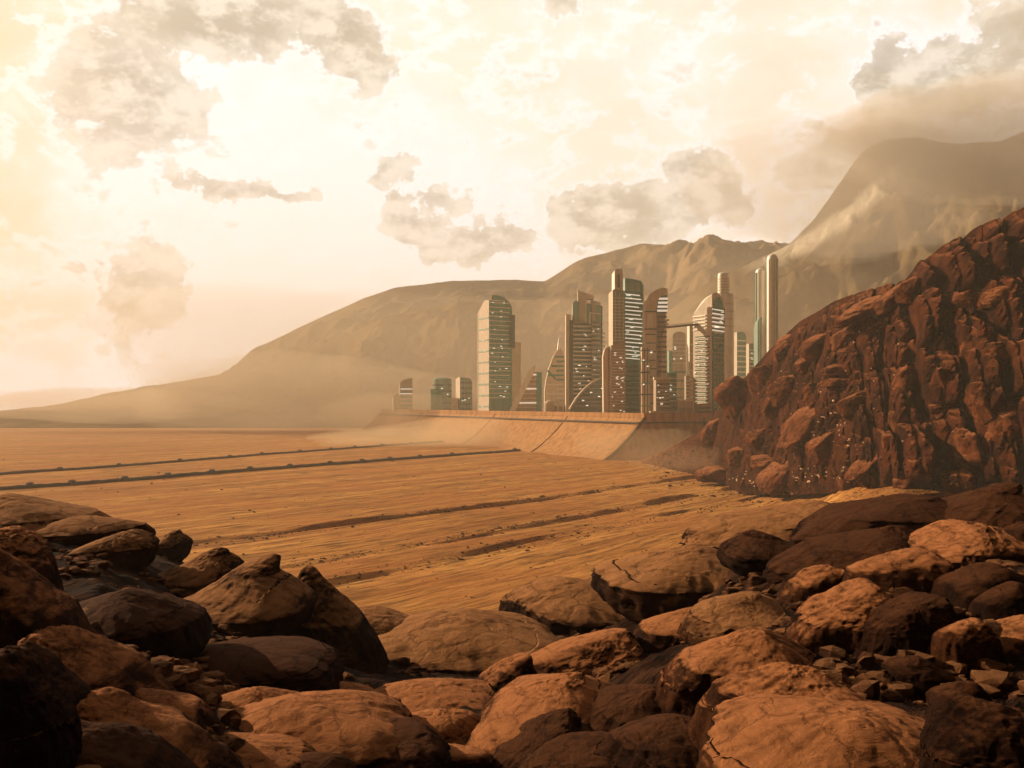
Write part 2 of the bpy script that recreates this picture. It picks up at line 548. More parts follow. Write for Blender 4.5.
mountain('far_hills', [(20, 409), (50, 408), (75, 404), (110, 394), (170, 383), (235, 372), (262, 346), (320, 318),
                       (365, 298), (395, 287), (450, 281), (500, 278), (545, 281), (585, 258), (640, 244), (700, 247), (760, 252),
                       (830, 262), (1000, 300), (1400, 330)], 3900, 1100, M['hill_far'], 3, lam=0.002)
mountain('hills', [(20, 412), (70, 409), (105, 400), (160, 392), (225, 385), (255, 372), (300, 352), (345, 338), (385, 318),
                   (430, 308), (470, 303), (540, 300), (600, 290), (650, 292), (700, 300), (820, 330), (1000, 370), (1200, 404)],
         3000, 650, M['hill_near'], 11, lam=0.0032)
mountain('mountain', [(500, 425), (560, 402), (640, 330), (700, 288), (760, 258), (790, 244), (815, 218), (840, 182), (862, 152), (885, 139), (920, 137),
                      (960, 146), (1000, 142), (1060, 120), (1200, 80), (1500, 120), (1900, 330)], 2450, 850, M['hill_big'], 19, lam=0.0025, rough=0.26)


# ------------------------------------------------------------------ the cliff at the right
def cliff():
    base = [(600, 985, -3), (650, 900, -3), (690, 790, -3), (740, 610, 0), (790, 520, 8), (830, 450, 16), (900, 385, 21), (1024, 325, 22), (1250, 290, 20), (1600, 270, 20)]
    crest = [(600, 470), (640, 462), (670, 448), (700, 432), (722, 405), (750, 372), (770, 350), (800, 322), (835, 302), (870, 290),
             (905, 283), (920, 262), (940, 250), (970, 234), (1000, 220), (1030, 208), (1100, 185), (1250, 150), (1600, 140)]
    nu, nv = 560, 250
    px = np.linspace(600, 1600, 2000)
    px = np.concatenate([np.linspace(600, 1060, 720), np.linspace(1065, 1600, 110)])
    nu = len(px)
    Yb = np.interp(px, [b[0] for b in base], [b[1] for b in base])
    zb = np.interp(px, [b[0] for b in base], [b[2] for b in base])
    cy = np.interp(px, [c[0] for c in crest], [c[1] for c in crest])
    over = np.interp(px, [600, 700, 800, 900, 1024, 1600], [30, 60, 95, 90, 80, 80])
    Yc = Yb + over
    zc = CZ + (HOR - cy) / F * Yc
    tt = np.concatenate([np.linspace(0, 1, 330), 1 + np.linspace(0.02, 1, 50)])
    nv = len(tt)
    T = np.repeat(tt[None, :], nu, 0)
    Tf = np.clip(T, 0, 1)
    rep = lambda a: np.repeat(a[:, None], nv, 1)
    Yv = rep(Yb) + (rep(Yc) - rep(Yb)) * Tf ** 1.25
    Zv = rep(zb) + (rep(zc) - rep(zb)) * (Tf ** 0.9)
    tb = np.clip(T - 1, 0, 1)
    Yv = Yv + tb * 220
    Zv = Zv - (Zv + 15) * tb ** 1.6
    Xv = rep((px - 512) / F) * Yv
    P = np.stack([Xv.ravel(), Yv.ravel(), Zv.ravel()], 1)
    S = P * np.array([0.030, 0.030, 0.010])
    n1 = fbm(S, 4, 41, 0.55, ridged=True)                 # buttresses
    n2 = fbm(P * 0.05, 5, 47, 0.6)                        # boulders
    n3 = fbm(P * 0.16, 4, 53, 0.6, ridged=True)
    # blocky strata: steps in height
    st = (P[:, 2] + 6 * fbm(P * 0.02, 3, 59)) / 13.0
    step = (st - np.floor(st)); step = np.abs(step - 0.5) * 2
    Tfl = T.ravel(); pxf = rep(px).ravel()
    env = ss(Tfl, 0.0, 0.06) * (1 - ss(Tfl, 0.86, 1.0) * 0.75)
    small = 0.35 + 0.65 * ss(pxf, 700, 860)
    Pw = P + 5 * np.stack([fbm(P * 0.04, 3, 61), fbm(P * 0.04, 3, 62), fbm(P * 0.04, 3, 63)], 1)
    w1 = np.sqrt(np.clip(1 - worley(Pw / 24.0, 71) ** 2, 0, 1))        # heaped boulders
    w3 = np.sqrt(np.clip(1 - worley(Pw / 9.0, 73) ** 2, 0, 1))
    col = ss(pxf, 835, 900)
    arc = rep(np.concatenate([[0], np.cumsum(np.hypot(np.diff((px - 512) / F * Yb), np.diff(Yb)))])).ravel()

    def blocks(wu, hz, seed, warp):
        # columns of stacked blocks: every column has its own joints, every block its own standing out
        u = (arc + warp * fbm(P * 0.03, 4, seed) + 0.25 * P[:, 2]) / wu
        iu = np.floor(u).astype(np.int64); fu = np.abs(u - iu - 0.5) * 2
        zz = (P[:, 2] + warp * 0.7 * fbm(P * 0.05, 3, seed + 1)) / hz + _hash(iu, iu * 0, iu * 0, seed) * 3
        iz = np.floor(zz).astype(np.int64); fz = np.abs(zz - iz - 0.5) * 2
        out = _hash(iu, iz, iu * 0, seed + 2)
        return (1 - fu ** 5) * (1 - 0.55 * fz ** 6) * (0.5 + 0.6 * out)

    b1 = blocks(22, 26, 81, 9)
    b2 = blocks(10, 15, 85, 5)
    b0 = blocks(13, 10, 89, 7)
    d = env * small * (6 * n1 + 3.5 * n2 + 1.8 * n3 + (1 - col) * (21 * (w1 - 0.6) + 5 * (b0 - 0.4)) + col * (34 * (b1 - 0.35) + 7 * (b2 - 0.4)) + 4 * (w3 - 0.6))
    d += 1.2 * n3 * (1 - env)
    D = np.stack([-0.35 * d, -0.93 * d, 0.12 * d], 1)
    V = P + D
    me, q = grid_mesh('cliff', V, nu, nv, smooth=True)
    if me.polygons[len(me.polygons) // 2].normal.y > 0:
        me.flip_normals()
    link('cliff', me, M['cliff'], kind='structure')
    return V, q


CV, cq = cliff()
bvh_t = BVHTree.FromPolygons(TV.tolist(), tq.tolist())
bvh_c = BVHTree.FromPolygons(CV.tolist(), cq.tolist())


def at(px, py, Y):
    return Vector(((px - 512) / F * Y, Y, CZ - (py - HOR) / F * Y))


def hit(px, py):
    d = at(px, py, 1.0) - Vector((0, 0, CZ))
    d.normalize()
    best = None
    for b in (bvh_t, bvh_c):
        loc, nrm, i, dist = b.ray_cast(Vector((0, 0, CZ)), d, 4000)
        if loc and (best is None or dist < best[1]):
            best = (loc, dist)
    return best[0] if best else None


# ------------------------------------------------------------------ rocks
def ico(sub):
    import bmesh
    bm = bmesh.new()
    bmesh.ops.create_icosphere(bm, subdivisions=sub, radius=1)
    V = np.array([v.co[:] for v in bm.verts])
    f = [[v.index for v in p.verts] for p in bm.faces]
    bm.free()
    return V / np.linalg.norm(V, axis=1)[:, None], f


ICO = {k: ico(k) for k in (3, 4, 5, 6)}
SEED = [100]


def rock_mesh(name, hx, hy, hz, sub=5, sharp=9, rough=0.10, flat=0.0, skew=0.0, roll=0.0, root=1.0, flare=0.16, peak=0.0):
    """a weathered convex block: a soft minimum of random planes, then noise in two sizes"""
    SEED[0] += 1
    rs = np.random.RandomState(SEED[0])
    lean = rs.uniform(-0.6, 1.0)
    V, f = ICO[sub]
    K = 13
    n = rs.normal(size=(K, 3)); n /= np.linalg.norm(n, axis=1)[:, None]
    ax = np.array([[1, 0, 0], [-1, 0, 0], [0, 1, 0], [0, -1, 0], [0, 0, 1], [0, 0, -1]]) + rs.normal(size=(6, 3)) * 0.22
    ax /= np.linalg.norm(ax, axis=1)[:, None]
    n = np.concatenate([n, ax])
    d = rs.uniform(0.86, 1.06, len(n))
    dots = np.maximum(V @ n.T / d, 0)
    r = (dots ** sharp).sum(1) ** (-1.0 / sharp)
    P = V * r[:, None]
    P[:, 0] += skew * P[:, 2]
    P /= np.maximum(np.abs(P).max(0), 1e-6)
    q = rs.uniform(0, 50, 3)
    asp = np.array([hx, hy, hz]) / max(hx, hy, hz)
    S = P * asp
    disp = rough * (fbm(S * 2.2 + q, 5, SEED[0], 0.55)) + rough * 0.45 * fbm(S * 6 + q, 4, SEED[0] + 3, 0.6, ridged=True)
    P = P + V * disp[:, None]
    P[:, 2] -= 0.10 * P[:, 0] ** 2 * (P[:, 2] > 0)
    P = P * np.array([hx, hy, hz])
    c, sn = math.cos(roll), math.sin(roll)
    P = np.stack([P[:, 0] * c - P[:, 2] * sn, P[:, 1], P[:, 0] * sn + P[:, 2] * c], 1)
    if root > 1:
        z0 = -0.05 * hz
        low = np.minimum(P[:, 2] - z0, 0)
        P[:, 2] = P[:, 2] + low * (root - 1)
        wide = (1 + flare * np.clip(-low / hz, 0, 1.5)) * (1 - peak * np.clip(P[:, 2] / hz, 0, 1))
        P[:, 0] = P[:, 0] * wide - peak * 0.35 * hx * np.clip(P[:, 2] / hz, 0, 1) * lean
        P[:, 1] *= wide
    me = bpy.data.meshes.new(name)
    me.from_pydata(P.tolist(), [], f)
    me.polygons.foreach_set('use_smooth', [True] * len(me.polygons))
    me.update()
    return me


def rock(name, label, cat, group, px, py, w, h, roll=0, mat='rock', yaw=None, sub=None, sharp=9, rough=0.10, deep=0.8, skew=0.0, grow=1.0, Y=None, root=1.0, flare=0.16, peak=0.0):
    g = None if Y else hit(px, min(py + h * 0.5, 800))
    Y = Y or g.y
    s = Y / F
    hx, hz = w * s / 2 * grow, h * s / 2 * grow
    hy = max(hx, hz) * deep
    if sub is None:
        sub = 6 if w > 110 else (5 if w > 45 else 4)
    me = rock_mesh(name, hx, hy, hz, sub, sharp, rough, skew=skew, roll=R(roll), root=root, flare=flare, peak=peak)
    c = at(px, py, Y + hy * 0.5)
    o = link(name, me, M[mat], label=label, category=cat, group=group)
    o.location = c
    return o


FG = 'boulders heaped in the foreground'
fore = [
    # big left pile (cx, cy, w, h, roll(+ = rises to the right), mat, label)
    (6, 566, 92, 128, -25, 'rock', 'tall rounded boulder at the left edge, topmost of the big left pile'),
    (12, 612, 150, 120, -40, 'rock', 'huge bulging boulder of the left pile, its lit shoulder jutting over the dark hollow'),
    (84, 672, 130, 62, -38, 'rock', 'long boulder sloping down right just below the huge bulging one'),
    (42, 700, 100, 62, -45, 'shaded_rock', 'dark boulder half lost in shade beneath the left pile'),
    (-4, 720, 110, 160, 0, 'shaded_rock', 'black shaded rock mass filling the bottom left corner'),
    (164, 710, 78, 34, -10, 'rock', 'flat brown stone lying at the foot of the left pile'),
    (122, 732, 140, 52, -20, 'rock', 'long low boulder with a bright ridge, in the bottom left heap'),
    (96, 762, 140, 60, -22, 'shaded_rock', 'dark reddish boulder on the bottom edge at the left'),
    (248, 704, 92, 40, 10, 'rock', 'loaf shaped boulder behind the broad lens shaped one'),
    (302, 728, 185, 70, -2, 'rock', 'broad lens shaped boulder with a bright crest, bottom left of centre'),
    (248, 757, 110, 36, -4, 'rock', 'flat boulder in front of the broad lens shaped one'),
    (385, 758, 110, 56, 8, 'shaded_rock', 'reddish dark boulder at the bottom between two pale ones'),
    (343, 697, 64, 24, 3, 'rock', 'small flat stone just behind the broad lens shaped boulder'),
    (425, 699, 110, 34, 2, 'rock', 'long thin stone with a narrow lit rim, left of the paired boulders'),
    (438, 730, 88, 40, 0, 'rock', 'squat pale topped stone right of the broad lens shaped boulder'),
    (507, 680, 60, 44, 22, 'rock', 'small egg shaped boulder, left one of the tilted pair'),
    (588, 654, 112, 46, 16, 'rock', 'long tilted boulder, right one of the tilted pair'),
    (560, 706, 165, 60, 14, 'rock', 'large wavy boulder in the bottom centre, bright along its top'),
    (455, 760, 66, 34, 6, 'rock', 'thin lit stone on the bottom edge left of centre'),
    (545, 745, 130, 44, 16, 'shaded_rock', 'dim slanting boulder right under the large wavy one'),
    (600, 770, 130, 62, 4, 'shaded_rock', 'dull brown boulder cut by the bottom edge at the centre'),
    (745, 660, 118, 66, 6, 'rock', 'peaked boulder with a broad lit face, right of centre'),
    (808, 704, 135, 84, 4, 'rock', 'steep peaked boulder in front of the broad faced one'),
    (848, 745, 225, 84, -2, 'rock', 'long ridge shaped boulder with a bright edge at the bottom right'),
    (850, 618, 90, 62, 12, 'rock', 'wedge shaped rock below the knobbly boulder at the right'),
    (903, 573, 78, 50, 18, 'rock', 'knobbly boulder with a pale rounded end at the right'),
    (950, 545, 110, 40, 22, 'rock', 'long arm of rock running up right behind the knobbly boulder'),
    (812, 583, 60, 34, 24, 'rock', 'small rock with a lit left edge among the right hand mounds'),
    (683, 628, 70, 30, 12, 'rock', 'low streaked rock between the wavy boulder and the mounds'),
    (965, 640, 44, 52, 20, 'rock', 'upright dark block with one lit side near the right edge'),
    (1003, 642, 66, 30, 36, 'rock', 'slanting bar of rock touching the right edge'),
    (1014, 606, 48, 42, 30, 'shaded_rock', 'grey brown block at the right edge above the slanting bar'),
    (914, 672, 52, 34, 10, 'shaded_rock', 'low rock below the upright dark block'),
    (962, 702, 48, 48, 0, 'shaded_rock', 'small dim rock in the shade of the bottom right'),
    (1000, 748, 120, 110, 0, 'shaded_rock', 'black rock mass filling the bottom right corner'),
    (1004, 548, 60, 30, 35, 'shaded_rock', 'dark slab at the right edge under the cliff foot'),
    (690, 745, 130, 60, 5, 'shaded_rock', 'dark low rock in the gap left of the steep peaked boulder'),
    (640, 705, 90, 40, 10, 'shaded_rock', 'dark rounded rock right of the large wavy boulder'),
    (905, 628, 90, 54, 15, 'shaded_rock', 'broad unlit rock between the wedge and the upright block'),
    (985, 590, 70, 50, 20, 'shaded_rock', 'broad unlit rock left of the block at the right edge'),
    (180, 762, 70, 30, 0, 'shaded_rock', 'little dark stone on the bottom edge left of the flat boulder'),
    (320, 770, 70, 36, 0, 'shaded_rock', 'little dark stone on the bottom edge by the reddish boulder'),
]
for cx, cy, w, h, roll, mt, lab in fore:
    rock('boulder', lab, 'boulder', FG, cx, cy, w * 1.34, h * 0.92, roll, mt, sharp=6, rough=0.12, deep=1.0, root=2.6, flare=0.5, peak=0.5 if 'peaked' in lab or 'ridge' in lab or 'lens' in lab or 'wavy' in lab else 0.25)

MG = 'dust covered mounds at the edge of the plain'
mounds = [
    (240, 604, 155, 74, 17, 'large dark mound with a bright slanting crest, left of centre'),
    (312, 614, 96, 92, -30, 'round shouldered mound leaning on the slanting crest, falling steeply at its right'),
    (196, 575, 110, 50, 20, 'streaked dark mound between the left slabs and the large one'),
    (118, 546, 76, 40, 14, 'brown hump in the dark hollow at the left, seen behind the bulging boulder'),
    (166, 545, 46, 26, 22, 'small hump next to the brown one in the dark hollow'),
    (28, 515, 120, 40, -8, 'flat topped mound behind the topmost boulder of the left pile'),
    (78, 528, 110, 30, 6, 'low streaked mound behind the brown hump'),
    (376, 626, 84, 40, 4, 'small soft mound right of the round shouldered one'),
    (452, 640, 200, 68, 6, 'broad mound with a bright left slope at the centre'),
    (590, 604, 165, 58, -4, 'wide low mound right of the broad central one'),
    (688, 574, 150, 66, -6, 'mound with a pale pointed top, right of centre'),
    (775, 553, 120, 44, -10, 'dark backed mound right of the pale pointed one', 'shaded_rock'),
    (800, 520, 150, 40, 6, 'mound with a long pale ridge below the cliff foot'),
    (890, 512, 150, 34, 8, 'long dim mound in front of the cliff columns', 'shaded_rock'),
    (985, 505, 120, 34, 14, 'dim mound at the right edge in front of the cliff', 'shaded_rock'),
    (880, 545, 110, 40, 10, 'dim mound behind the arm of rock', 'shaded_rock'),
    (740, 614, 110, 36, 6, 'flat streaked mound behind the peaked boulder'),
    (130, 620, 150, 70, 10, 'wide dark hump in the hollow right of the left pile', 'shaded_rock'),
    (250, 660, 150, 50, 4, 'dark swell of ground behind the loaf shaped boulder', 'shaded_rock'),
]
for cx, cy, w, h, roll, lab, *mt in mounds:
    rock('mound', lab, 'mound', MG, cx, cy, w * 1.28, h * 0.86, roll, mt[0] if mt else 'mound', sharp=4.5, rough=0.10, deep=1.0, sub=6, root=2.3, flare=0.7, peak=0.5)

BG_ = 'boulders lying on the cliff slope'
cl = [
    (742, 404, 40, 50, 38, 'rounded boulder on the cliff edge with a lit outline, lowest of the skyline boulders'),
    (716, 432, 32, 22, 40, 'low rock at the very start of the cliff edge beside the city'),
    (765, 382, 24, 32, 35, 'block of the cliff edge just above the lowest skyline boulder'),
    (786, 350, 42, 22, 32, 'pointed slab crowning the lower cliff edge'),
    (806, 366, 22, 18, 20, 'small block tucked under the pointed slab'),
    (790, 390, 38, 28, 12, 'large round boulder in the middle of the lower slope'),
    (776, 408, 26, 22, 10, 'round boulder below left of the large round one'),
    (822, 346, 38, 22, 28, 'red boulder under the upper cliff edge'),
    (836, 370, 30, 10, 4, 'upper one of two thin flat slabs on the slope'),
    (840, 382, 34, 10, 2, 'lower one of two thin flat slabs on the slope'),
    (762, 440, 30, 26, -10, 'square shouldered boulder low on the slope'),
    (770, 462, 36, 14, 4, 'flat stone under the square shouldered boulder'),
    (812, 418, 72, 20, 42, 'long pale slab slanting up across the slope'),
    (782, 472, 48, 18, 40, 'pale slab slanting at the foot of the slope'),
    (738, 456, 30, 18, 20, 'reddish stone near the bottom left of the slope'),
    (812, 392, 20, 20, 0, 'small boulder between the round one and the long pale slab'),
    (722, 474, 44, 14, 6, 'half buried stone where the slope meets the sand'),
    (850, 336, 34, 18, 34, 'boulder high on the slope below the ridge slabs'),
    (858, 404, 34, 22, 30, 'dark boulder in the middle of the slope, right of the long slab'),
    (828, 448, 36, 28, 20, 'dark boulder low on the slope, right of the long slab'),
    (868, 308, 66, 18, 24, 'long ridge slab on the upper cliff edge'),
    (892, 300, 40, 16, 38, 'tilted ridge slab, upper neighbour of the long one'),
    (882, 324, 34, 14, 30, 'stepped slab beneath the long ridge slab'),
    (910, 290, 30, 24, 40, 'block where the ridge slabs meet the high dome'),
    (908, 318, 28, 20, 50, 'pale rubbed block just under the high dome'),
    (948, 299, 20, 12, 8, 'capstone of the middle rock column'),
    (944, 322, 12, 34, -4, 'tall narrow stone under the capstone'),
    (946, 352, 11, 26, -6, 'narrow stone in the middle column, third from its top'),
    (943, 382, 16, 28, 14, 'bulging stone in the middle column, fourth from its top'),
    (941, 409, 20, 16, -10, 'squat stone near the foot of the middle column'),
    (930, 435, 20, 28, 20, 'wedge stone at the foot of the middle column'),
    (980, 342, 20, 42, -18, 'cracked upright stone high in the right column'),
    (981, 402, 17, 40, 10, 'upright stone halfway down the right column'),
    (967, 452, 16, 52, 16, 'long leaning stone at the foot of the right column'),
    (910, 482, 26, 26, 14, 'cube like stone lit on its left at the cliff foot'),
    (914, 354, 10, 26, 12, 'thin stone at the top of the left column'),
    (903, 388, 15, 38, -6, 'shield shaped stone in the left column'),
    (896, 422, 10, 22, 20, 'thin stone below the shield shaped one'),
    (888, 440, 12, 16, 10, 'small stone near the foot of the left column'),
    (866, 462, 46, 7, 46, 'thin leaning bar of rock at the foot of the left column'),
    (846, 484, 14, 20, 30, 'last stone of the left column at the cliff foot'),
    (1002, 298, 44, 24, 16, 'flat block jutting out under the high dome at the right'),
    (1004, 352, 36, 24, 10, 'dark block under the jutting one at the right edge'),
    (1008, 430, 30, 50, 5, 'dark upright block at the right edge of the cliff'),
    (968, 300, 22, 16, 0, 'small block between the capstone and the jutting block'),
]
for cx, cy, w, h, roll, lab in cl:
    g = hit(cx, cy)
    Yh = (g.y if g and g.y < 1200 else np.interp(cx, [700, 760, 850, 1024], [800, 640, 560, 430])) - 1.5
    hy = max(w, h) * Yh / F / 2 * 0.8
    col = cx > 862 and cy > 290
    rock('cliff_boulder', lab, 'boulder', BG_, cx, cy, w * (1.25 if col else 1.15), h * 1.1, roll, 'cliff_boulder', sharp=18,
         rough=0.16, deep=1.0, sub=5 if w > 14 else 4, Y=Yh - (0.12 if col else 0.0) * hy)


# ------------------------------------------------------------------ rubble (nobody could count it)
def rubble():
    rs = np.random.RandomState(5)
    V0, f0 = ICO[3][0], ICO[3][1]
    import bmesh
    bm = bmesh.new(); bmesh.ops.create_icosphere(bm, subdivisions=2, radius=1)
    V0 = np.array([v.co[:] for v in bm.verts]); f0 = np.array([[v.index for v in p.verts] for p in bm.faces]); bm.free()
    shapes = []
    for k in range(14):
        n = rs.normal(size=(9, 3)); n /= np.linalg.norm(n, axis=1)[:, None]
        dd = np.maximum(V0 @ n.T / rs.uniform(0.6, 1, 9), 0)
        r = (dd ** 14).sum(1) ** (-1 / 14)
        shapes.append(V0 * np.clip(r, 0, 1.5)[:, None])
    allV, allF, off = [], [], 0

    def add(p, size):
        nonlocal off
        v = shapes[rs.randint(14)] * size * np.array([rs.uniform(.7, 1.4), rs.uniform(.7, 1.4), rs.uniform(.4, .9)])
        a = rs.uniform(0, 6.28)
        v = np.stack([v[:, 0] * math.cos(a) - v[:, 1] * math.sin(a), v[:, 0] * math.sin(a) + v[:, 1] * math.cos(a), v[:, 2]], 1)
        allV.append(v + np.array(p)); allF.append(f0 + off); off += len(v)

    # on the stony hill
    n = 11000
    rr = np.exp(rs.uniform(math.log(7), math.log(95), n)); aa = rs.uniform(-0.75, 0.75, n)
    x, y = np.sin(aa) * rr, np.cos(aa) * rr
    keep = fbm(np.stack([x, y, 0 * x], 1) * 0.12, 3, 77) > -0.15
    x, y, rr = x[keep], y[keep], rr[keep]
    z = terrain(x, y)
    for i in range(len(x)):
        add((x[i], y[i], z[i] + 0.02), min(0.26, 0.015 * rr[i] ** 0.75 * math.exp(rs.normal() * 0.7)))
    # at the foot of the cliff and on its lower slope
    for i in range(2600):
        px = rs.uniform(650, 1020); py = rs.normal(np.interp(px, [650, 720, 800, 1024], [466, 470, 478, 488]), 14)
        g = hit(px, py)
        if g is None or g.y > 1100 or g.y < 200:
            continue
        add(tuple(g), g.y / F * math.exp(rs.normal() * 0.6) * 0.6)
    # strewn along the furrows of the plain
    n = 3800
    py = 450 + 150 * rs.uniform(0, 1, n) ** 1.5
    dd = CZ * F / (py - HOR)
    x_, y_ = (rs.uniform(-20, 800, n) - 512) / F * dd, dd
    fo = np.array(FUR)[rs.randint(3, size=n)] + rs.normal(size=n) * 3.0
    a_ = x_ * math.cos(WIND) + y_ * math.sin(WIND)
    fo = fo - 5 * np.sin(a_ * 0.011 + fo)
    along = rs.uniform(size=n) < 0.75
    x_, y_ = np.where(along, a_ * math.cos(WIND) - fo * math.sin(WIND), x_), np.where(along, a_ * math.sin(WIND) + fo * math.cos(WIND), y_)
    zz = terrain(x_, y_)
    for i in range(n):
        if 210 < y_[i] < 1000 and zz[i] < 6:
            add((x_[i], y_[i], zz[i]), 0.28 * math.exp(rs.normal() * 0.5) * (y_[i] / 400) ** 0.6)
    V = np.concatenate(allV); Fc = np.concatenate(allF)
    me = bpy.data.meshes.new('rubble')
    me.from_pydata(V.tolist(), [], Fc.tolist())
    me.update()
    link('rubble', me, M['rubble'], kind='stuff', label='scattered stones and grit on the hill, the plain and at the cliff foot', category='rubble')
    allV.clear(); allF.clear(); off = 0
    for cx, cy, sx, sy, n in ((780, 478, 60, 12, 70), (830, 430, 40, 30, 40), (760, 380, 20, 20, 10), (800, 545, 60, 20, 20), (880, 400, 50, 50, 26)):
        for i in range(n):
            g = hit(rs.normal(cx, sx * 0.6), rs.normal(cy, sy * 0.6))
            if g is not None and 30 < g.y < 900:
                add(tuple(g), g.y / F * rs.uniform(0.7, 1.6))
    V = np.concatenate(allV); Fc = np.concatenate(allF)
    me = bpy.data.meshes.new('gravel')
    me.from_pydata(V.tolist(), [], Fc.tolist())
    me.update()
    link('gravel', me, M['chalk'], kind='stuff', label='pale chips of stone sprinkled over the cliff foot', category='gravel')


rubble()

# ------------------------------------------------------------------ city terrace and its great wall
ZP = 49.0


def box_mesh(name, boxes):
    """boxes: list of 8-corner lists"""
    V, Fc = [], []
    for c in boxes:
        o = len(V)
        V += c
        Fc += [[o, o + 3, o + 2, o + 1], [o + 4, o + 5, o + 6, o + 7], [o, o + 1, o + 5, o + 4], [o + 1, o + 2, o + 6, o + 5],
               [o + 2, o + 3, o + 7, o + 6], [o + 3, o, o + 4, o + 7]]
    me = bpy.data.meshes.new(name)
    me.from_pydata(V, [], Fc)
    me.update()
    return me


def wall_run():
    # plan of the wall's top edge, from far left to the corner and back to the cliff
    top = [(-330, 2350), (-290, 2000), (148, 1004), (262, 1040), (420, 1180)]
    lean = 62
    def offset(pts, d):
        out = []
        for i, p in enumerate(pts):
            a = Vector(pts[max(i - 1, 0)]); b = Vector(pts[min(i + 1, len(pts) - 1)])
            t = (b - a).normalized()
            out.append((p[0] + t.y * d, p[1] - t.x * d))
        return out
    foot = offset(top, lean)
    root = link('retaining_wall', None, label='long sloping sand coloured wall below the city with a dark parapet line', category='wall')
    root.location = (0, 0, 0)
    # subdivided sloping face
    V, n = [], 0
    nu, nv = 240, 16
    L = [0]
    for i in range(1, len(top)):
        L.append(L[-1] + (Vector(top[i]) - Vector(top[i - 1])).length)
    def on(poly, s):
        return np.interp(s, L, [p[0] for p in poly]), np.interp(s, L, [p[1] for p in poly])
    for i in range(nu):
        s = L[-1] * i / (nu - 1)
        a, b = on(top, s), on(foot, s)
        for j in range(nv):
            t = j / (nv - 1)
            k = t ** 1.6
            V.append((b[0] + (a[0] - b[0]) * t, b[1] + (a[1] - b[1]) * t, -3 + (ZP - 3 + 3) * (0.35 * t + 0.65 * k)))
    V = np.array(V)
    V[:, 2] += 0.8 * fbm(V * 0.05, 3, 5) * np.tile(np.sin(np.linspace(0, math.pi, nv)), nu)
    me, q = grid_mesh('sloping_face', V, nu, nv)
    if me.polygons[10].normal.z < 0:
        me.flip_normals()
    link('sloping_face', me, M['wall'], root)
    # parapet and the dark course beneath it
    def course(name, out, z0, z1, mat, th=3):
        a = offset(top, out); b = offset(top, out - th)
        bx = []
        for i in range(len(top) - 1):
            c = [(*b[i], z0), (*a[i], z0), (*a[i + 1], z0), (*b[i + 1], z0)]
            bx.append(c + [(p[0], p[1], z1) for p in c])
        link(name, box_mesh(name, bx), mat, root)
    course('parapet', 1.0, ZP - 3.5, ZP + 2.0, M['wall'])
    course('dark_course', 9.6, ZP - 9.4, ZP - 8.0, M['iron'], 14)
    # ribs down the face
    fc_ = L[2] / L[-1]
    for s in (fc_ * 0.45, fc_ * 0.7, fc_ * 0.87, fc_, fc_ + (1 - fc_) * 0.22, fc_ + (1 - fc_) * 0.6):
        ss_ = L[-1] * s
        a, b = on(top, ss_), on(foot, ss_)
        a2, b2 = on(top, ss_ + 2.0), on(foot, ss_ + 2.0)
        bx = []
        m = 8
        for j in range(m):
            def pt(A, B, t, up):
                return (B[0] + (A[0] - B[0]) * t, B[1] + (A[1] - B[1]) * t, -3 + ZP * (0.35 * t + 0.65 * t ** 1.6) + up)
            t0, t1 = j / m, (j + 1) / m
            bx.append([pt(a, b, t0, -1), pt(a2, b2, t0, -1), pt(a2, b2, t1, -1), pt(a, b, t1, -1),
                       pt(a, b, t0, 1.3), pt(a2, b2, t0, 1.3), pt(a2, b2, t1, 1.3), pt(a, b, t1, 1.3)])
        link('rib', box_mesh('rib', bx), M['iron'] if s >= fc_ else M['wall'], root)
    # the terrace behind
    pts = top + [(700, 1300), (900, 2700), (-390, 2700)]
    V = [(p[0], p[1], ZP) for p in pts] + [(p[0], p[1], -5) for p in pts]
    n = len(pts)
    fc = [list(range(n))] + [[i, i + n, (i + 1) % n + n, (i + 1) % n] for i in range(n)]
    me = bpy.data.meshes.new('terrace')
    me.from_pydata(V, [], fc)
    me.update()
    link('terrace', me, M['sand'], kind='structure')


wall_run()


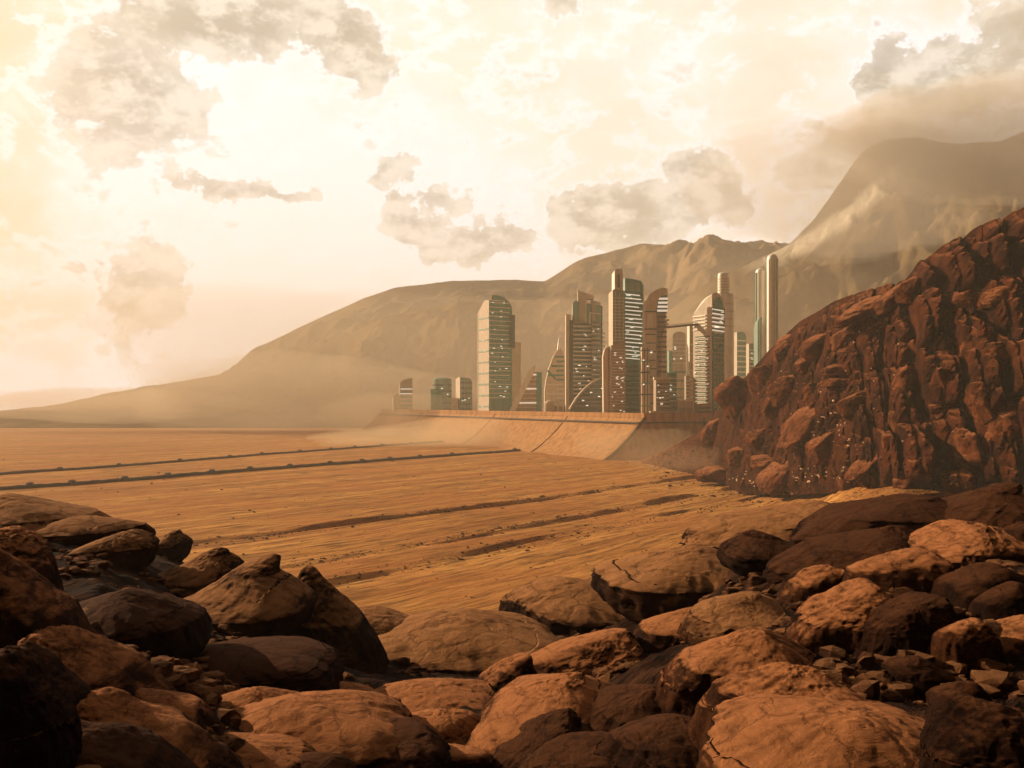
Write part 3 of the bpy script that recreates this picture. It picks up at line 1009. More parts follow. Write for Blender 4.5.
# ------------------------------------------------------------------ buildings
class Building:
    def __init__(s, name, label, px0, Y, cat='tower'):
        Y = Y + 3.2 * max(0, 620 - px0)
        s.Y, s.k, s.px0 = Y, Y / F, px0
        s.root = link(name, None, label=label, category=cat, group='buildings of the city on the terrace')
        s.root.location = ((px0 - 512) * s.k, Y, ZP)
        s.rs = random.Random(int(px0 * 7 + Y))

    def x(s, px):
        return (px - s.px0) * s.k

    def z(s, py):
        return CZ - (py - HOR) * s.k - ZP

    def mesh(s, name, V, Fc, mat, parent=None, smooth=False):
        me = bpy.data.meshes.new(name)
        me.from_pydata([tuple(v) for v in V], [], Fc)
        if smooth:
            me.polygons.foreach_set('use_smooth', [True] * len(me.polygons))
        me.update()
        return link(name, me, mat, parent or s.root)

    def body(s, pl, ps, pr, sil, th=35, mats=('concrete', 'teal'), y0=0.0, name='wall', zbot=0.0, n=10, m=10, fd=None):
        """corner tower: left face from pl to ps, right face from ps to pr, its top following the outline SIL"""
        tn = math.tan(R(th))
        a, b = (ps - pl) * s.k, (pr - ps) * s.k
        x0 = s.x(ps)
        top = lambda x: s.z(np.interp(x / s.k + s.px0, [q[0] for q in sil], [q[1] for q in sil]))
        fr = (b, b * tn); lf = (-a, a / tn if fd is None else fd)
        idx = {}
        V, Fc, MI = [], [], []
        def vid(i, j, tp):
            key = (i, j, tp)
            if key not in idx:
                x = x0 + fr[0] * i / n + lf[0] * j / m
                y = y0 + fr[1] * i / n + lf[1] * j / m
                idx[key] = len(V)
                V.append((x, y, top(min(max(x, x0 - a), x0 + b)) if tp else zbot))
            return idx[key]
        for i in range(n):
            for j in range(m):
                Fc.append([vid(i, j, 1), vid(i + 1, j, 1), vid(i + 1, j + 1, 1), vid(i, j + 1, 1)]); MI.append(0)
            Fc.append([vid(i, 0, 0), vid(i + 1, 0, 0), vid(i + 1, 0, 1), vid(i, 0, 1)]); MI.append(1)
            Fc.append([vid(i + 1, m, 0), vid(i, m, 0), vid(i, m, 1), vid(i + 1, m, 1)]); MI.append(1)
        for j in range(m):
            Fc.append([vid(0, j + 1, 0), vid(0, j, 0), vid(0, j, 1), vid(0, j + 1, 1)]); MI.append(0)
            Fc.append([vid(n, j, 0), vid(n, j + 1, 0), vid(n, j + 1, 1), vid(n, j, 1)]); MI.append(0)
        me = bpy.data.meshes.new(name)
        me.from_pydata(V, [], Fc)
        for p, mi in zip(me.polygons, MI):
            p.material_index = mi
        me.update()
        o = link(name, me, [M[mats[0]], M[mats[1]]], s.root)
        C = Vector((x0, y0)); Rt = C + Vector(fr); Lf = C + Vector(lf)
        return dict(o=o, C=C, R=Rt, L=Lf, edges={'r': (C, Rt), 'l': (Lf, C)}, top=top)

    def strip(s, name, p0, p1, z0, z1, out, mat, m0=0.0, m1=0.0, parent=None, inn=0.4, tilt=0.0):
        d = (p1 - p0).normalized()
        nrm = Vector((d.y, -d.x))
        a = p0 + d * m0; b = p1 - d * m1
        a0, b0 = a - nrm * inn, b - nrm * inn
        a1, b1 = a + nrm * out, b + nrm * out
        c = [(a0.x, a0.y, z0), (a1.x, a1.y, z0), (b1.x, b1.y, z0 + tilt), (b0.x, b0.y, z0 + tilt)]
        c = c + [(q[0], q[1], q[2] + z1 - z0) for q in c]
        return link(name, box_mesh(name, [c]), M[mat], parent or s.root)

    def bands(s, B, e, y0, y1, n, mat='dark', th=0.5, out=0.35, name='window_band', m=0.6, jit=0.0, tilt=0.0):
        """n strips between picture rows y0 (upper) and y1 on face e"""
        p0, p1 = B['edges'][e]
        for i in range(n):
            py = y0 + (y1 - y0) * (i + 0.5) / n
            h = abs(y1 - y0) / n * s.k * th
            z = s.z(py)
            mm = m + (s.rs.random() * jit if jit else 0)
            s.strip(name, p0, p1, z - h / 2, z + h / 2, out, mat, m, mm, tilt=tilt)

    def lit(s, B, e, y0, y1, n, wpx=2.0, hpx=0.8, out=0.75):
        p0, p1 = B['edges'][e]
        L = (p1 - p0).length
        for i in range(n):
            w = s.k * wpx * s.rs.uniform(0.35, 1.15)
            a = s.rs.uniform(0.05, 0.95) * max(L - w, 0.1)
            py = s.rs.uniform(y0, y1)
            d = (p1 - p0).normalized()
            q = p0 + d * a
            z = s.z(py)
            s.strip('lit_window', q, q + d * w, z, z + s.k * hpx * 0.62, out, 'lit')

    def mullions(s, B, e, y0, y1, n, mat='pale', out=0.5, w=0.5):
        p0, p1 = B['edges'][e]
        L = (p1 - p0).length
        d = (p1 - p0).normalized()
        for i in range(n):
            q = p0 + d * (L * (i + 0.5) / n)
            s.strip('mullion', q, q + d * w, s.z(y1), s.z(y0), out, mat)

    def round(s, pl, pr, ytop, dome=0.25, mat='concrete', ybot=None, seg=28, depth=0.0, name='wall', cap=None, ys=1.0):
        """round tower with a domed head; returns its rim for rings"""
        cx = s.x((pl + pr) / 2); r = s.x(pr) - cx
        zt = s.z(ytop); hd = r * dome * 2
        zb = 0 if ybot is None else s.z(ybot)
        prof = [(r, zb), (r, zt - hd)] + [(r * math.cos(a), zt - hd + hd * math.sin(a)) for a in np.linspace(0.15, math.pi / 2 - 0.05, 7)]
        V, Fc = [], []
        for rr, z in prof:
            for i in range(seg):
                a = 2 * math.pi * i / seg
                V.append((cx + rr * math.cos(a), depth + r + rr * math.sin(a) * ys, z))
        for k in range(len(prof) - 1):
            for i in range(seg):
                j = (i + 1) % seg
                Fc.append([k * seg + i, k * seg + j, (k + 1) * seg + j, (k + 1) * seg + i])
        Fc.append([(len(prof) - 1) * seg + i for i in range(seg)])
        s.mesh(name, V, Fc, M[mat])
        return (cx, depth + r, r)

    def rings(s, c, y0, y1, n, mat='dark', th=0.45, out=0.35, name='window_band', seg=28):
        cx, cy, r = c
        for i in range(n):
            z = s.z(y0 + (y1 - y0) * (i + 0.5) / n)
            h = abs(y1 - y0) / n * s.k * th
            V, Fc = [], []
            for (rr, zz) in ((r - 0.3, z - h / 2), (r + out, z - h / 2), (r + out, z + h / 2), (r - 0.3, z + h / 2)):
                for q in range(seg):
                    a = 2 * math.pi * q / seg
                    V.append((cx + rr * math.cos(a), cy + rr * math.sin(a), zz))
            for k in range(4):
                for q in range(seg):
                    j = (q + 1) % seg
                    kk = (k + 1) % 4
                    Fc.append([k * seg + q, k * seg + j, kk * seg + j, kk * seg + q])
            s.mesh(name, V, Fc, M[mat])

    def ringlit(s, c, y0, y1, n, wpx=1.8):
        cx, cy, r = c
        for i in range(n):
            a = s.rs.uniform(-2.6, -0.55)
            da = s.k * wpx * 0.5 / r
            z = s.z(s.rs.uniform(y0, y1))
            p0 = Vector((cx + r * math.cos(a - da), cy + r * math.sin(a - da)))
            p1 = Vector((cx + r * math.cos(a + da), cy + r * math.sin(a + da)))
            s.strip('lit_window', p0, p1, z, z + s.k * 0.8, 0.9, 'lit', inn=0.6)

    def spire(s, px, y0, y1, rpx, mat='pale', depth=0.0):
        x = s.x(px); z0, z1 = s.z(y0), s.z(y1); r = rpx * s.k
        V = [(x + r * math.cos(a), depth + r * math.sin(a), z0) for a in np.linspace(0, 2 * math.pi, 8, endpoint=False)]
        V += [(x + r * .6 * math.cos(a), depth + r * .6 * math.sin(a), z0 + (z1 - z0) * .45) for a in np.linspace(0, 2 * math.pi, 8, endpoint=False)]
        V += [(x, depth, z1)]
        Fc = [[i, (i + 1) % 8, 8 + (i + 1) % 8, 8 + i] for i in range(8)] + [[8 + i, 8 + (i + 1) % 8, 16] for i in range(8)]
        s.mesh('spire', V, Fc, M[mat])

    def block(s, name, pl, pr, y0, y1, d0, d1, mat):
        x0, x1, z0, z1 = s.x(pl), s.x(pr), s.z(y1), s.z(y0)
        c = [(x0, d0, z0), (x1, d0, z0), (x1, d1, z0), (x0, d1, z0)]
        return link(name, box_mesh(name, [c + [(q[0], q[1], z1) for q in c]]), M[mat], s.root)

    def extrude(s, name, prof, d0, d1, mat):
        """a profile in picture px pulled back from depth d0 to d1"""
        n = len(prof)
        V = [(s.x(p[0]), d0, s.z(p[1])) for p in prof] + [(s.x(p[0]), d1, s.z(p[1])) for p in prof]
        Fc = [list(range(n))[::-1], [i + n for i in range(n)]] + [[i, (i + 1) % n, (i + 1) % n + n, i + n] for i in range(n)]
        me = bpy.data.meshes.new(name)
        me.from_pydata(V, [], Fc)
        import bmesh
        bm = bmesh.new(); bm.from_mesh(me); bmesh.ops.recalc_face_normals(bm, faces=bm.faces); bm.to_mesh(me); bm.free()
        me.update()
        return link(name, me, M[mat], s.root)


# 1-3: small blocks at the left end
b = Building('round_tower', 'small banded block with a rounded left shoulder, leftmost of the city', 405, 1200)
B = b.body(398, 400, 412, [(398, 388), (401, 381), (405, 379), (412, 378)], 20, ('concrete', 'concrete'))
b.bands(B, 'r', 386, 412, 6, 'grey_teal'); b.bands(B, 'r', 386.5, 396, 2, 'glow', 0.22, 0.6, 'lit_window', 1.0)
b.body(391, 393, 401, [(391, 398), (395, 394), (401, 393)], 20, ('concrete', 'concrete'), y0=6, name='annex')

b = Building('office_block', 'small block with rounded corners and a dark box in front, second from the left', 441, 1180)
c = b.round(432, 451, 377, 0.12, 'grey_teal')
b.rings(c, 382, 412, 5, 'dark', 0.2); b.ringlit(c, 384, 396, 5)
b.block('annex', 431, 442, 389, 413, -6, 8, 'teal')

b = Building('office_block', 'small pale gridded block just left of the big teal tower', 463, 1170)
B = b.body(455, 460, 472, [(455, 379), (458, 377), (469, 378), (472, 381)], 25, ('concrete', 'grey_teal'))
b.bands(B, 'r', 380, 412, 6, 'dark', 0.3); b.mullions(B, 'r', 379, 413, 4, 'concrete'); b.lit(B, 'r', 383, 405, 4)
b.block('annex', 452, 458, 398, 414, -4, 8, 'concrete')

# 4: big teal tower
b = Building('glass_tower', 'big wide teal glass tower with a pale left side, standing apart at the left', 489, 1060)
B = b.body(477, 489, 512, [(477, 311), (484, 299.5), (491.5, 300), (492, 295), (496, 294.5), (503, 296), (509, 300), (512, 306)], 30, ('concrete', 'teal'), n=40, m=20)
b.bands(B, 'r', 300, 400, 22, 'pale', 0.2, 0.5, 'floor_ledge', 0.4, 6)
b.bands(B, 'l', 312, 412, 9, 'grey_teal', 0.15, 0.4, 'window_band', 0.8)
b.lit(B, 'r', 302, 400, 22, 2.4, 0.9); b.lit(B, 'l', 330, 410, 6, 1.5)
b.strip('corner_fin', B['L'], B['L'] + Vector((1.2, -1.2)), 0, b.z(311), 0.8, 'pale')
b.block('side_slab', 511, 515, 314, 347, 14, 30, 'dark')
b.strip('roof_edge', B['C'], B['R'], b.z(300.5), b.z(299.5), 0.6, 'pale', 2.5, 14)

b = Building('slab_tower', 'faint plain slab standing right behind the big teal tower', 516, 1330)
b.body(509, 512, 521, [(509, 342), (521, 342)], 25, ('concrete', 'concrete'))

# 5: wedge
b = Building('wedge_tower', 'wedge shaped building whose ladder like left side slants up to a point', 524, 1070)
b.extrude('wall', [(511, 416), (517, 404), (525, 388), (532, 372), (536, 372), (536, 416)], 2, 22, 'warm')
b.extrude('sloping_face', [(507, 416), (529, 370), (533, 366), (536, 366), (535, 371), (513, 416)], -1.5, 24, 'pale')
for i in range(9):
    y = 374 + i * 4.7
    b.block('floor_ledge', 531.5 - (y - 372) * 0.44, 536.4, y, y + 1.3, 0.6, 10, 'concrete' if i % 3 else 'glow')
b.block('side_slab', 536, 542, 372, 416, 6, 28, 'teal')

# 6: sail tower with spire
b = Building('sail_tower', 'sail shaped tower with a curved left side and a thin spire', 556, 1080)
b.extrude('wall', [(545, 416), (544.5, 392), (546, 380), (549, 368), (553, 357), (557, 350), (562, 349), (564.5, 358), (566, 416)], 0, 24, 'concrete')
for i in range(12):
    y = 356 + i * 4.6
    xl = np.interp(y, [350, 357, 368, 380, 392, 416], [557, 553, 549, 546, 544.5, 545])
    b.block('window_band', max(xl + 1.2, 556.5 if i % 2 else 0), 564, y, y + 1.7, -0.5, 3, 'teal' if i < 6 else 'pale')
b.extrude('brace', [(547, 371), (548.2, 370), (556.5, 379), (555.3, 380)], -1.2, 1, 'teal')
b.spire(559.3, 352, 336, 2.4, 'pale', 8)

# 7: stepped tower
b = Building('stepped_tower', 'broad stepped tower with brown bands and a notched top', 585, 1125)
B = b.body(571, 573, 592, [(571, 322), (592, 320)], 12, ('pale', 'warm'), n=4, m=4)
B2 = b.body(591.5, 592, 601, [(591, 300), (601, 302)], 30, ('warm', 'warm'), n=4, m=4, fd=20)
b.bands(B, 'r', 322, 402, 19, 'dark', 0.42, 0.3); b.bands(B, 'r', 324, 404, 19, 'pale', 0.25, 1.2, 'floor_ledge', 0.0)
b.bands(B2, 'r', 320, 402, 18, 'dark', 0.45, 0.3); b.bands(B2, 'r', 322, 404, 18, 'concrete', 0.22, 1.0, 'floor_ledge', 0.0)
b.lit(B, 'r', 325, 410, 16, 2.2, 0.9, 1.4); b.lit(B2, 'r', 325, 400, 8, 1.6, 0.9, 1.3)
b.block('side_slab', 566, 571, 314, 416, 3, 20, 'concrete')
b.block('recess', 569.6, 572.4, 320, 414, 1.0, 8, 'dark')
b.extrude('crown_step', [(573, 322), (573, 303), (576, 300), (579.5, 302), (579.5, 322)], 4, 18, 'grey_teal')
b.extrude('crown_step', [(578.5, 322), (578.5, 290), (594, 295), (594, 299), (587, 298), (587, 322)], 6, 22, 'concrete')
b.extrude('crown_step', [(586, 322), (586, 303), (600, 304), (601.5, 308), (601.5, 322)], 3, 20, 'grey_teal')
b.extrude('crown_edge', [(578, 322), (578, 289.5), (594, 295), (594, 296), (579.3, 291.5), (579.3, 322)], 5.2, 8, 'pale')
b.extrude('crown_edge', [(585.2, 322), (585.2, 302), (600, 303.6), (600, 304.8), (586.4, 303.4), (586.4, 322)], 1.8, 5, 'pale')
b.extrude('crown_edge', [(589.5, 324), (589.5, 312), (601, 313.5), (601, 314.6), (590.7, 313.2), (590.7, 324)], 0.4, 5, 'pale')
b.block('side_slab', 601.5, 603, 305, 400, 8, 22, 'dark')
for i in range(14):
    b.block('balcony', 602.8, 605.5, 332 + i * 4.2, 333.2 + i * 4.2, 6, 16, 'pale')

# 8: vaulted hall, round hut
b = Building('vaulted_hall', 'low hall with a long curved orange roof rim before the stepped tower', 590, 1088, 'hall')
arc = [(570, 416), (571, 408), (577, 399), (585, 390), (593, 383), (601, 379), (605, 381), (607, 416)]
b.extrude('wall', arc, 0, 20, 'dark')
rim = [(569.2, 409), (576, 398), (584, 388.6), (592.5, 381.5), (601, 377.4), (605.5, 379.6), (604.8, 381.2), (601, 379.3), (593.3, 383.2), (585, 390.2), (577.2, 399.4), (570.6, 410)]
b.extrude('roof_rim', rim, -1.6, 21, 'warm')
for i in range(6):
    y = 384 + i * 4.3
    xl = np.interp(y, [379, 383, 390, 399, 408], [601, 593, 585, 577, 571]) + 2
    b.block('floor_ledge', xl, 605, y, y + 0.9, -0.7, 2, 'warm')
for (x_, y_) in ((590, 392), (598, 396), (582, 400), (601, 388), (586, 405)):
    b.block('lit_window', x_, x_ + 2.2, y_, y_ + 0.9, -0.9, 1, 'lit')

b = Building('podium', 'low rounded hut joined to a colonnaded podium at the foot of the stepped tower', 566, 1082, 'building')
c = b.round(544, 557, 400, 0.35, 'warm')
b.block('wall', 556, 606, 406, 417, 2, 22, 'warm')
b.block('roof', 554, 607, 404, 406, 0, 24, 'concrete')
for i in range(9):
    b.block('column', 557 + i * 5.4, 558.6 + i * 5.4, 406, 417, -0.2, 3, 'concrete')
b.block('door', 594, 596.4, 408, 417, 0.6, 3, 'dark')

# 9: slender tower
b = Building('slender_tower', 'tallest central tower, pale and slender with a capsule shaped head', 617, 1075)
B = b.body(607, 611, 626, [(607, 350), (610, 346), (626, 340)], 15, ('concrete', 'warm'))
b.bands(B, 'r', 348, 414, 22, 'concrete', 0.35, 0.7, 'floor_ledge', 0.1); b.bands(B, 'l', 352, 414, 20, 'pale', 0.3, 0.6, 'floor_ledge', 0)
b.lit(B, 'r', 350, 412, 24, 2.0, 0.8, 1.1)
B1 = b.body(610, 613, 625.5, [(610, 292), (614, 289), (625, 290)], 15, ('concrete', 'grey_teal'), y0=2, zbot=0)
b.bands(B1, 'r', 296, 342, 14, 'pale', 0.2, 0.5, 'floor_ledge', 0.1, 4); b.mullions(B1, 'r', 291, 342, 3, 'pale', 0.8, 0.7)
B2 = b.body(613, 615, 623.5, [(613, 273), (616, 268.5), (621, 268), (623.5, 271)], 15, ('pale', 'concrete'), y0=4)
b.block('vent_strip', 618.2, 620.4, 274, 287, 3.2, 6, 'dark')
b.extrude('side_bay', [(604, 416), (603.4, 356), (605, 349), (608.5, 345), (609, 416)], 4, 18, 'concrete')
b.spire(622.6, 270, 264, 0.5, 'iron', 8)

# 10: teal slatted tower
b = Building('slatted_tower', 'dark teal tower crossed by slanting white slats beside the slender tower', 634, 1100)
B = b.body(624, 625, 644, [(624, 278), (634, 279), (641, 280.5), (643, 283), (644, 290)], 8, ('grey_teal', 'teal'), n=24)
b.block('crown', 625, 640, 283, 291, -0.3, 3, 'grey_teal')
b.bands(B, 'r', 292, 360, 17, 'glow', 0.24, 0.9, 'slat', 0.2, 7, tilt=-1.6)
b.bands(B, 'r', 292, 360, 19, 'dark', 0.45, 0.4, 'window_band', 0.2, 0, tilt=-1.4)
b.bands(B, 'r', 364, 412, 10, 'dark', 0.4, 0.4, 'window_band', 0.3); b.lit(B, 'r', 294, 360, 12, 4, 0.7, 1.3)
b.strip('corner_fin', B['R'] - Vector((1, 0.2)), B['R'] + Vector((0.3, 0)), 0, b.z(285), 0.8, 'pale')

# 11: crescent tower
b = Building('crescent_tower', 'tower with a curved crescent head and slatted overhang, pale on its left', 655, 1065)
b.extrude('wall', [(645, 416), (645, 309), (646.5, 301), (650, 294), (655.5, 290), (662, 287.5), (667, 288), (668, 293), (661, 296), (657, 302), (656.5, 311), (656.5, 416)], 0, 22, 'concrete')
b.extrude('head', [(657, 313), (657.3, 302), (661, 296.5), (668, 294), (667.4, 313)], 3, 20, 'dark')
for i in range(4):
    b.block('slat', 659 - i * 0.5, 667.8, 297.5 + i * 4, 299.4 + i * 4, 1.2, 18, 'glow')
b.extrude('shaft', [(657, 416), (657, 312), (667, 312), (666, 320), (661, 338), (660.5, 372), (667, 372), (667, 416)], 5, 22, 'warm')
b.extrude('shaft', [(661.5, 416), (661.5, 339), (667, 322), (667.5, 416)], 4.0, 18, 'concrete')
for i in range(12):
    b.block('window_band', 658, 667.3, 316 + i * 5, 317.4 + i * 5, 3.2, 9, 'dark')
b.block('balcony', 665, 669.5, 319, 320.5, 1, 14, 'pale'); b.block('balcony', 665, 669, 323, 324.2, 1, 14, 'pale')
b.block('light_shaft', 647.5, 652.5, 314, 328, -0.5, 2, 'pale')
b.block('dark_course', 644.7, 657, 311, 312.2, -0.8, 3, 'dark'); b.block('dark_course', 644.7, 657, 328.6, 329.8, -0.8, 3, 'dark')
for i in range(9):
    b.block('window_band', 645.6, 656, 334 + i * 8.6, 335 + i * 8.6, -0.4, 2, 'dark')
b.block('annex', 641, 649, 347, 416, -6, 10, 'concrete')
for i in range(6):
    b.block('annex_band', 640.8, 649.2, 350 + i * 11, 351.4 + i * 11, -6.6, 0, 'grey_teal' if i % 2 else 'dark')
for x_ in (643.4, 646.4):
    b.block('mullion', x_, x_ + 0.6, 348, 416, -6.5, 0, 'dark')
for (x_, y_) in ((642, 360), (646, 366), (642, 384), (650, 352)):
    b.block('lit_window', x_, x_ + 1.6, y_, y_ + 0.9, -6.9, -2 if x_ < 649 else 2, 'lit')

# 12: low office block with cap
b = Building('office_block', 'low brown block with overhanging flat roof in front of the crescent tower', 663, 1040)
B = b.body(654.5, 656, 670, [(654, 379), (670, 379)], 12, ('warm', 'warm'), n=3, m=3)
b.bands(B, 'r', 382, 410, 7, 'dark', 0.4, 0.4); b.lit(B, 'r', 385, 408, 9, 2.4, 0.8)
b.block('roof', 654, 671, 377, 379.3, -1, 8, 'concrete')
b.block('canopy', 650, 678, 411, 412.6, -6, 8, 'warm'); b.block('canopy', 652, 680, 414, 415.4, -8, 8, 'concrete')
b = Building('office_block', 'small dark block with white window rows right of the low brown one', 672, 1052)
B = b.body(667.5, 668, 677, [(667, 373), (677, 373)], 12, ('grey_teal', 'teal'), n=3, m=3)
b.bands(B, 'r', 376, 412, 8, 'pale', 0.25, 0.5, 'floor_ledge', 0.3); b.lit(B, 'r', 384, 400, 5, 2.5)

# 13-14
b = Building('round_tower', 'pale round capsule tower beneath the sky bridge', 680, 1180)
c = b.round(674, 687, 331, 0.3, 'concrete')
b.rings(c, 337, 365, 7, 'pale', 0.3, 0.5, 'floor_ledge'); b.ringlit(c, 336, 360, 4)
b.rings(c, 368, 410, 5, 'grey_teal', 0.2)
b = Building('slab_tower', 'hazy grey slab left of the round capsule tower', 672, 1230)
b.body(668, 669, 677, [(668, 351), (677, 350)], 15, ('grey_teal', 'grey_teal'))
b = Building('slab_tower', 'narrow bare upright slab right of the round capsule tower', 691, 1150)
B = b.body(688, 689.5, 695, [(688, 326), (695, 325)], 20, ('pale', 'warm'))
b.bands(B, 'r', 340, 410, 8, 'concrete', 0.15)
b = Building('sky_bridge', 'thin dark footbridge high between the crescent and arched towers', 682, 1075, 'bridge')
b.root.location.z = 0
ZS = ZP
b.extrude('deck', [(667, 327.6), (667, 326), (698, 322.8), (698, 324.6)], 6, 12, 'iron')
b.extrude('handrail', [(667, 325.2), (667, 324.8), (698, 321.6), (698, 322)], 6, 6.6, 'iron')
for i in range(9):
    x_ = 668 + i * 3.6
    y_ = 326 - (x_ - 667) * 0.103
    b.block('post', x_, x_ + 0.35, y_ - 1.1, y_ + 0.4, 6, 6.6, 'iron')
b.root.location.z = ZP

# 15 arched tower
b = Building('arched_tower', 'large tower with an arched glass head and a sloping left shoulder', 712, 1060)
B = b.body(698, 712, 726.5, [(698, 312), (703, 305), (708, 298), (713, 293.5), (717, 292), (721, 293.5), (724.5, 298), (726.5, 306)], 30, ('concrete', 'concrete'), n=30, m=20)
pts = [(713, 311), (713, 304), (714.5, 299), (717.5, 296), (720.5, 297), (723.5, 301), (724.5, 306), (724.5, 314)]
p0, p1 = B['edges']['r']
def onface(px, py, out):
    t = (px - 712) / 14.5
    d = (p1 - p0); nn = Vector((d.y, -d.x)).normalized()
    q = p0 + d * t + nn * out
    return (q.x, q.y, b.z(py))
V = [onface(x_, y_, 0.5) for x_, y_ in pts] + [onface(x_, y_, -0.5) for x_, y_ in pts]
nn_ = len(pts)
b.mesh('arched_window', V, [list(range(nn_))[::-1], [i + nn_ for i in range(nn_)]] + [[i, (i + 1) % nn_, (i + 1) % nn_ + nn_, i + nn_] for i in range(nn_)], M['teal'])
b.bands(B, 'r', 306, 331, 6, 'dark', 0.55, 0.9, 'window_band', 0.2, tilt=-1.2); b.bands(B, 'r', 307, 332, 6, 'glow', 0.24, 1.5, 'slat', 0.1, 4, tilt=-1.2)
b.bands(B, 'l', 313, 330, 5, 'pale', 0.3, 1.0, 'slat', 0); b.bands(B, 'l', 334, 402, 18, 'dark', 0.35, 0.4, 'window_band', 4); b.bands(B, 'l', 335, 403, 18, 'pale', 0.2, 0.9, 'floor_ledge', 5)
b.bands(B, 'r', 333, 412, 16, 'teal', 0.72, 0.5, 'window_band', 1.2); b.mullions(B, 'r', 333, 413, 4, 'grey_teal', 0.9, 0.5)
b.strip('corner_fin', B['C'], B['C'] + Vector((1.6, 0.9)), 0, b.z(332), 1.6, 'dark')
b.lit(B, 'r', 308, 330, 7, 4, 0.7, 1.7); b.lit(B, 'l', 335, 400, 12, 1.6, 0.8, 1.2)

# 16-20
b = Building('round_tower', 'tall pale tower with a narrower capsule top right behind the arched tower', 727, 1170)
c = b.round(719.5, 731, 271, 0.25, 'pale', depth=2)
b.rings(c, 277, 294, 6, 'concrete', 0.3)
c = b.round(722, 735.5, 292, 0.15, 'pale', depth=0)
b.rings(c, 300, 330, 4, 'concrete', 0.12)
b = Building('office_block', 'hazy mid height block with pale bands right of the tall capsule tower', 740, 1240)
B = b.body(734, 737, 747, [(734, 334), (737, 332), (744, 331.5), (747, 335)], 20, ('concrete', 'grey_teal'))
b.bands(B, 'r', 338, 385, 9, 'pale', 0.3, 0.5, 'floor_ledge', 0.4)
b = Building('office_block', 'lower hazy block with a few bright rows, left of the twin slim towers', 752, 1260)
B = b.body(747, 749, 757, [(747, 344), (757, 343)], 20, ('concrete', 'grey_teal'))
b.bands(B, 'r', 348, 372, 6, 'pale', 0.35, 0.5, 'floor_ledge', 0.4); b.lit(B, 'r', 350, 362, 4)
b = Building('slim_tower', 'slim teal edged tower with a stepped left side, shorter of the twin', 763, 1200)
c = b.round(757.5, 768, 267, 0.4, 'pale', depth=2)
B = b.body(755, 757.5, 766, [(755, 328), (758, 320), (761, 317), (766, 316)], 25, ('grey_teal', 'grey_teal'), y0=-1)
b.mullions(B, 'r', 322, 414, 3, 'pale', 0.6)
b.extrude('edge_fin', [(757.3, 330), (757.3, 272), (758.6, 272), (758.6, 330)], 6, 10, 'teal')
b = Building('slim_tower', 'slimmest and tallest tower with a rounded tip, right end of the city', 774, 1180)
c = b.round(768.5, 779.5, 253, 0.55, 'pale')
for da in (-2.5, -2.05, -1.6, -1.15, -0.7):
    p = Vector((c[0] + c[2] * math.cos(da), c[1] + c[2] * math.sin(da)))
    q = Vector((c[0] + c[2] * math.cos(da + .09), c[1] + c[2] * math.sin(da + .09)))
    b.strip('rib', p, q, 0, b.z(259), 0.5, 'grey_teal' if da > -1.7 else 'concrete')
# small ones in front
b = Building('kiosk', 'small boxy frame building with pale edges at the foot of the arched tower', 686, 1038, 'building')
b.block('wall', 678.6, 693.4, 401, 416.5, 0, 12, 'warm')
b.block('roof', 678, 694, 399.6, 401.4, -1, 13, 'concrete')
for x_ in (678, 685.6, 693.2):
    b.block('post', x_, x_ + 0.9, 401, 416.5, -0.7, 1, 'concrete')
b.block('crossbar', 678, 694, 406.5, 407.3, -0.7, 1, 'concrete')
b = Building('chimney_block', 'thin low tower standing behind the boxy frame building', 687, 1090)
B = b.body(685, 686, 690, [(685, 376), (690, 375)], 15, ('warm', 'warm'), n=2, m=2)
b.bands(B, 'r', 379, 400, 6, 'pale', 0.3, 0.4, 'floor_ledge', 0.1)
b = Building('slab_tower', 'dim low slab between the slatted tower and the left annex of the crescent tower', 636, 1250)
b.body(632, 633, 646, [(632, 360), (646, 362)], 15, ('grey_teal', 'grey_teal'))
b = Building('office_block', 'dim low block in shade between the boxy frame building and the cliff foot', 705, 1045)
B = b.body(695, 698, 712, [(695, 404), (712, 403)], 20, ('warm', 'warm'), n=2, m=2)
b.bands(B, 'r', 406, 414, 2, 'dark', 0.4)


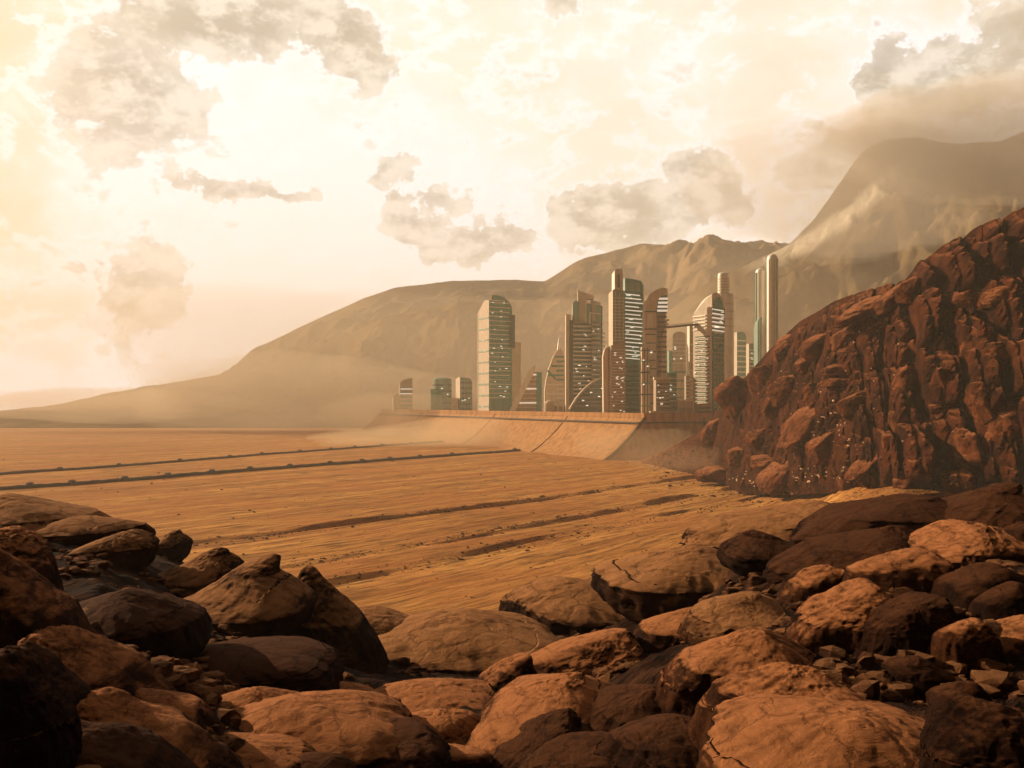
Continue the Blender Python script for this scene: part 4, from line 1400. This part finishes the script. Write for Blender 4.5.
# ------------------------------------------------------------------ the two pipelines on the plain
def pipeline(label, p0, p1, rad, knobs, dark):
    def g(px, py):
        d = CZ * F / (py - HOR)
        return Vector(((px - 512) / F * d, d, 0))
    a, b_ = g(*p0), g(*p1)
    L = (b_ - a).length
    root = link('pipeline', None, label=label, category='pipeline', group='pipelines crossing the sand')
    root.location = a
    d = (b_ - a).normalized(); nrm = Vector((-d.y, d.x, 0))
    n = int(L / 4)
    V, Fc = [], []
    rs = random.Random(3)
    for i in range(n + 1):
        c = d * (L * i / n)
        zc = float(terrain([a.x + c.x], [a.y + c.y])[0]) + rad * 0.75
        rr = rad * (1 + 0.12 * math.sin(i * 1.7) + rs.uniform(-.08, .08))
        for q in range(10):
            t = 2 * math.pi * q / 10
            v = c + nrm * math.cos(t) * rr
            V.append((v.x, v.y, zc + math.sin(t) * rr))
    for i in range(n):
        for q in range(10):
            Fc.append([i * 10 + q, i * 10 + (q + 1) % 10, (i + 1) * 10 + (q + 1) % 10, (i + 1) * 10 + q])
    me = bpy.data.meshes.new('pipe'); me.from_pydata(V, [], Fc); me.update()
    link('pipe', me, M['iron'], root)
    ev, ef = ICO[3]
    jm = None
    for px in knobs:
        t = (px - p0[0]) / (p1[0] - p0[0])
        # the picture column px lies where the ray crosses the pipe's line in plan
        k = (px - 512) / F
        s_ = (k * a.y - a.x) / (d.x - k * d.y)
        c = d * s_
        zc = float(terrain([a.x + c.x], [a.y + c.y])[0]) + rad * 0.9
        if jm is None:
            W = []
            Fj = []
            prof = [(-1.0, 1.2), (-1.0, 1.75), (-0.7, 1.95), (0.7, 1.95), (1.0, 1.75), (1.0, 1.2)]
            for (u, r_) in prof:
                for q in range(16):
                    tt = 2 * math.pi * q / 16
                    v = d * (u * rad * 1.3) + nrm * math.cos(tt) * rad * r_
                    W.append((v.x, v.y, math.sin(tt) * rad * r_))
            for i in range(len(prof) - 1):
                for q in range(16):
                    Fj.append([i * 16 + q, i * 16 + (q + 1) % 16, (i + 1) * 16 + (q + 1) % 16, (i + 1) * 16 + q])
            Fj.append([q for q in range(16)]); Fj.append([5 * 16 + q for q in range(16)][::-1])
            jm = bpy.data.meshes.new('joint'); jm.from_pydata(W, [], Fj); jm.update(); jm.materials.append(M['iron'])
        o = bpy.data.objects.new('joint', jm); COL.objects.link(o); o.parent = root
        o.location = (c.x, c.y, zc)


pipeline('dark pipeline with round joints, the farther one, ending before the wall', (-60, 479), (470, 440), 1.3,
         [60, 119, 180, 230, 262, 300, 331, 355, 382, 411, 440, 467], 0)
pipeline('thick dark pipeline running the full width of the left plain, the nearer one', (-80, 496), (520, 451), 1.5,
         [30, 72, 125, 168, 212, 250, 290, 330, 362, 390, 420, 452, 515], 0)

# ------------------------------------------------------------------ dusty air
def haze():
    x, y0, y1, z0, z1 = 4300, -330, 6400, -30, 900
    c = [(-x, y0, z0), (x, y0, z0), (x, y1, z0), (-x, y1, z0)]
    me = box_mesh('haze', [c + [(q[0], q[1], z1) for q in c]])
    m = bpy.data.materials.new('haze')
    m.use_nodes = True
    m.node_tree.nodes.clear()
    t = NT(m.node_tree)
    out = t.node('ShaderNodeOutputMaterial')
    v = t.node('ShaderNodeVolumePrincipled')
    v.inputs['Color'].default_value = (0.97, 0.88, 0.74, 1)
    v.inputs['Density'].default_value = 0.00013
    v.inputs['Anisotropy'].default_value = 0.1
    t.l.new(v.outputs[0], out.inputs['Volume'])
    link('haze', me, m, kind='stuff')


haze()


def dust(label, px, py, Y, w, h, deep, density, col=(0.95, 0.80, 0.60)):
    """a drifting bank of dust: a lumpy flattened body of thin air-borne sand"""
    SEED[0] += 1
    V, f = ICO[4]
    k = Y / F
    n = 0.45 * fbm(V * 1.6 + SEED[0], 4, SEED[0], 0.5)
    P = V * (1 + n)[:, None] * np.array([w * k / 2, deep, h * k / 2])
    me = bpy.data.meshes.new('dust'); me.from_pydata(P.tolist(), [], f); me.update()
    m = bpy.data.materials.new('dust'); m.use_nodes = True; m.node_tree.nodes.clear()
    t = NT(m.node_tree)
    out = t.node('ShaderNodeOutputMaterial'); v = t.node('ShaderNodeVolumePrincipled')
    v.inputs['Color'].default_value = (*col, 1)
    v.inputs['Density'].default_value = density
    v.inputs['Anisotropy'].default_value = 0.1
    t.l.new(v.outputs[0], out.inputs['Volume'])
    o = link('dust', me, m, kind='stuff', label=label, category='dust')
    o.location = at(px, py, Y)


dust('bank of dust blowing along the foot of the city wall', 470, 438, 1330, 290, 34, 90, 0.0060, (0.97, 0.78, 0.52))
dust('thin dust rising over the left end of the city wall', 395, 414, 1750, 150, 46, 90, 0.0030, (0.97, 0.80, 0.56))
dust('curl of dust at the wall corner by the cliff foot', 640, 446, 960, 130, 40, 50, 0.0040, (0.97, 0.76, 0.50))
dust('pale dust veiling the low left end of the hills', 110, 404, 2050, 300, 36, 160, 0.0030)
dust('brown dust over the middle of the hills', 300, 395, 2150, 360, 80, 160, 0.0028)
dust('white mist over the shoulder of the big mountain', 850, 190, 1900, 330, 150, 150, 0.0026, (0.97, 0.90, 0.80))
dust('mist round the summit of the big mountain', 985, 145, 1900, 340, 120, 150, 0.0062, (0.97, 0.90, 0.80))
dust('reddish dust drifting off the low end of the cliff slope', 680, 458, 700, 110, 26, 26, 0.0040, (0.95, 0.68, 0.42))
dust('broad veil of dust in front of the middle hills', 430, 360, 2050, 700, 150, 150, 0.0020)
dust('veil of dust between the towers and the big mountain', 720, 330, 1500, 360, 170, 90, 0.0014)
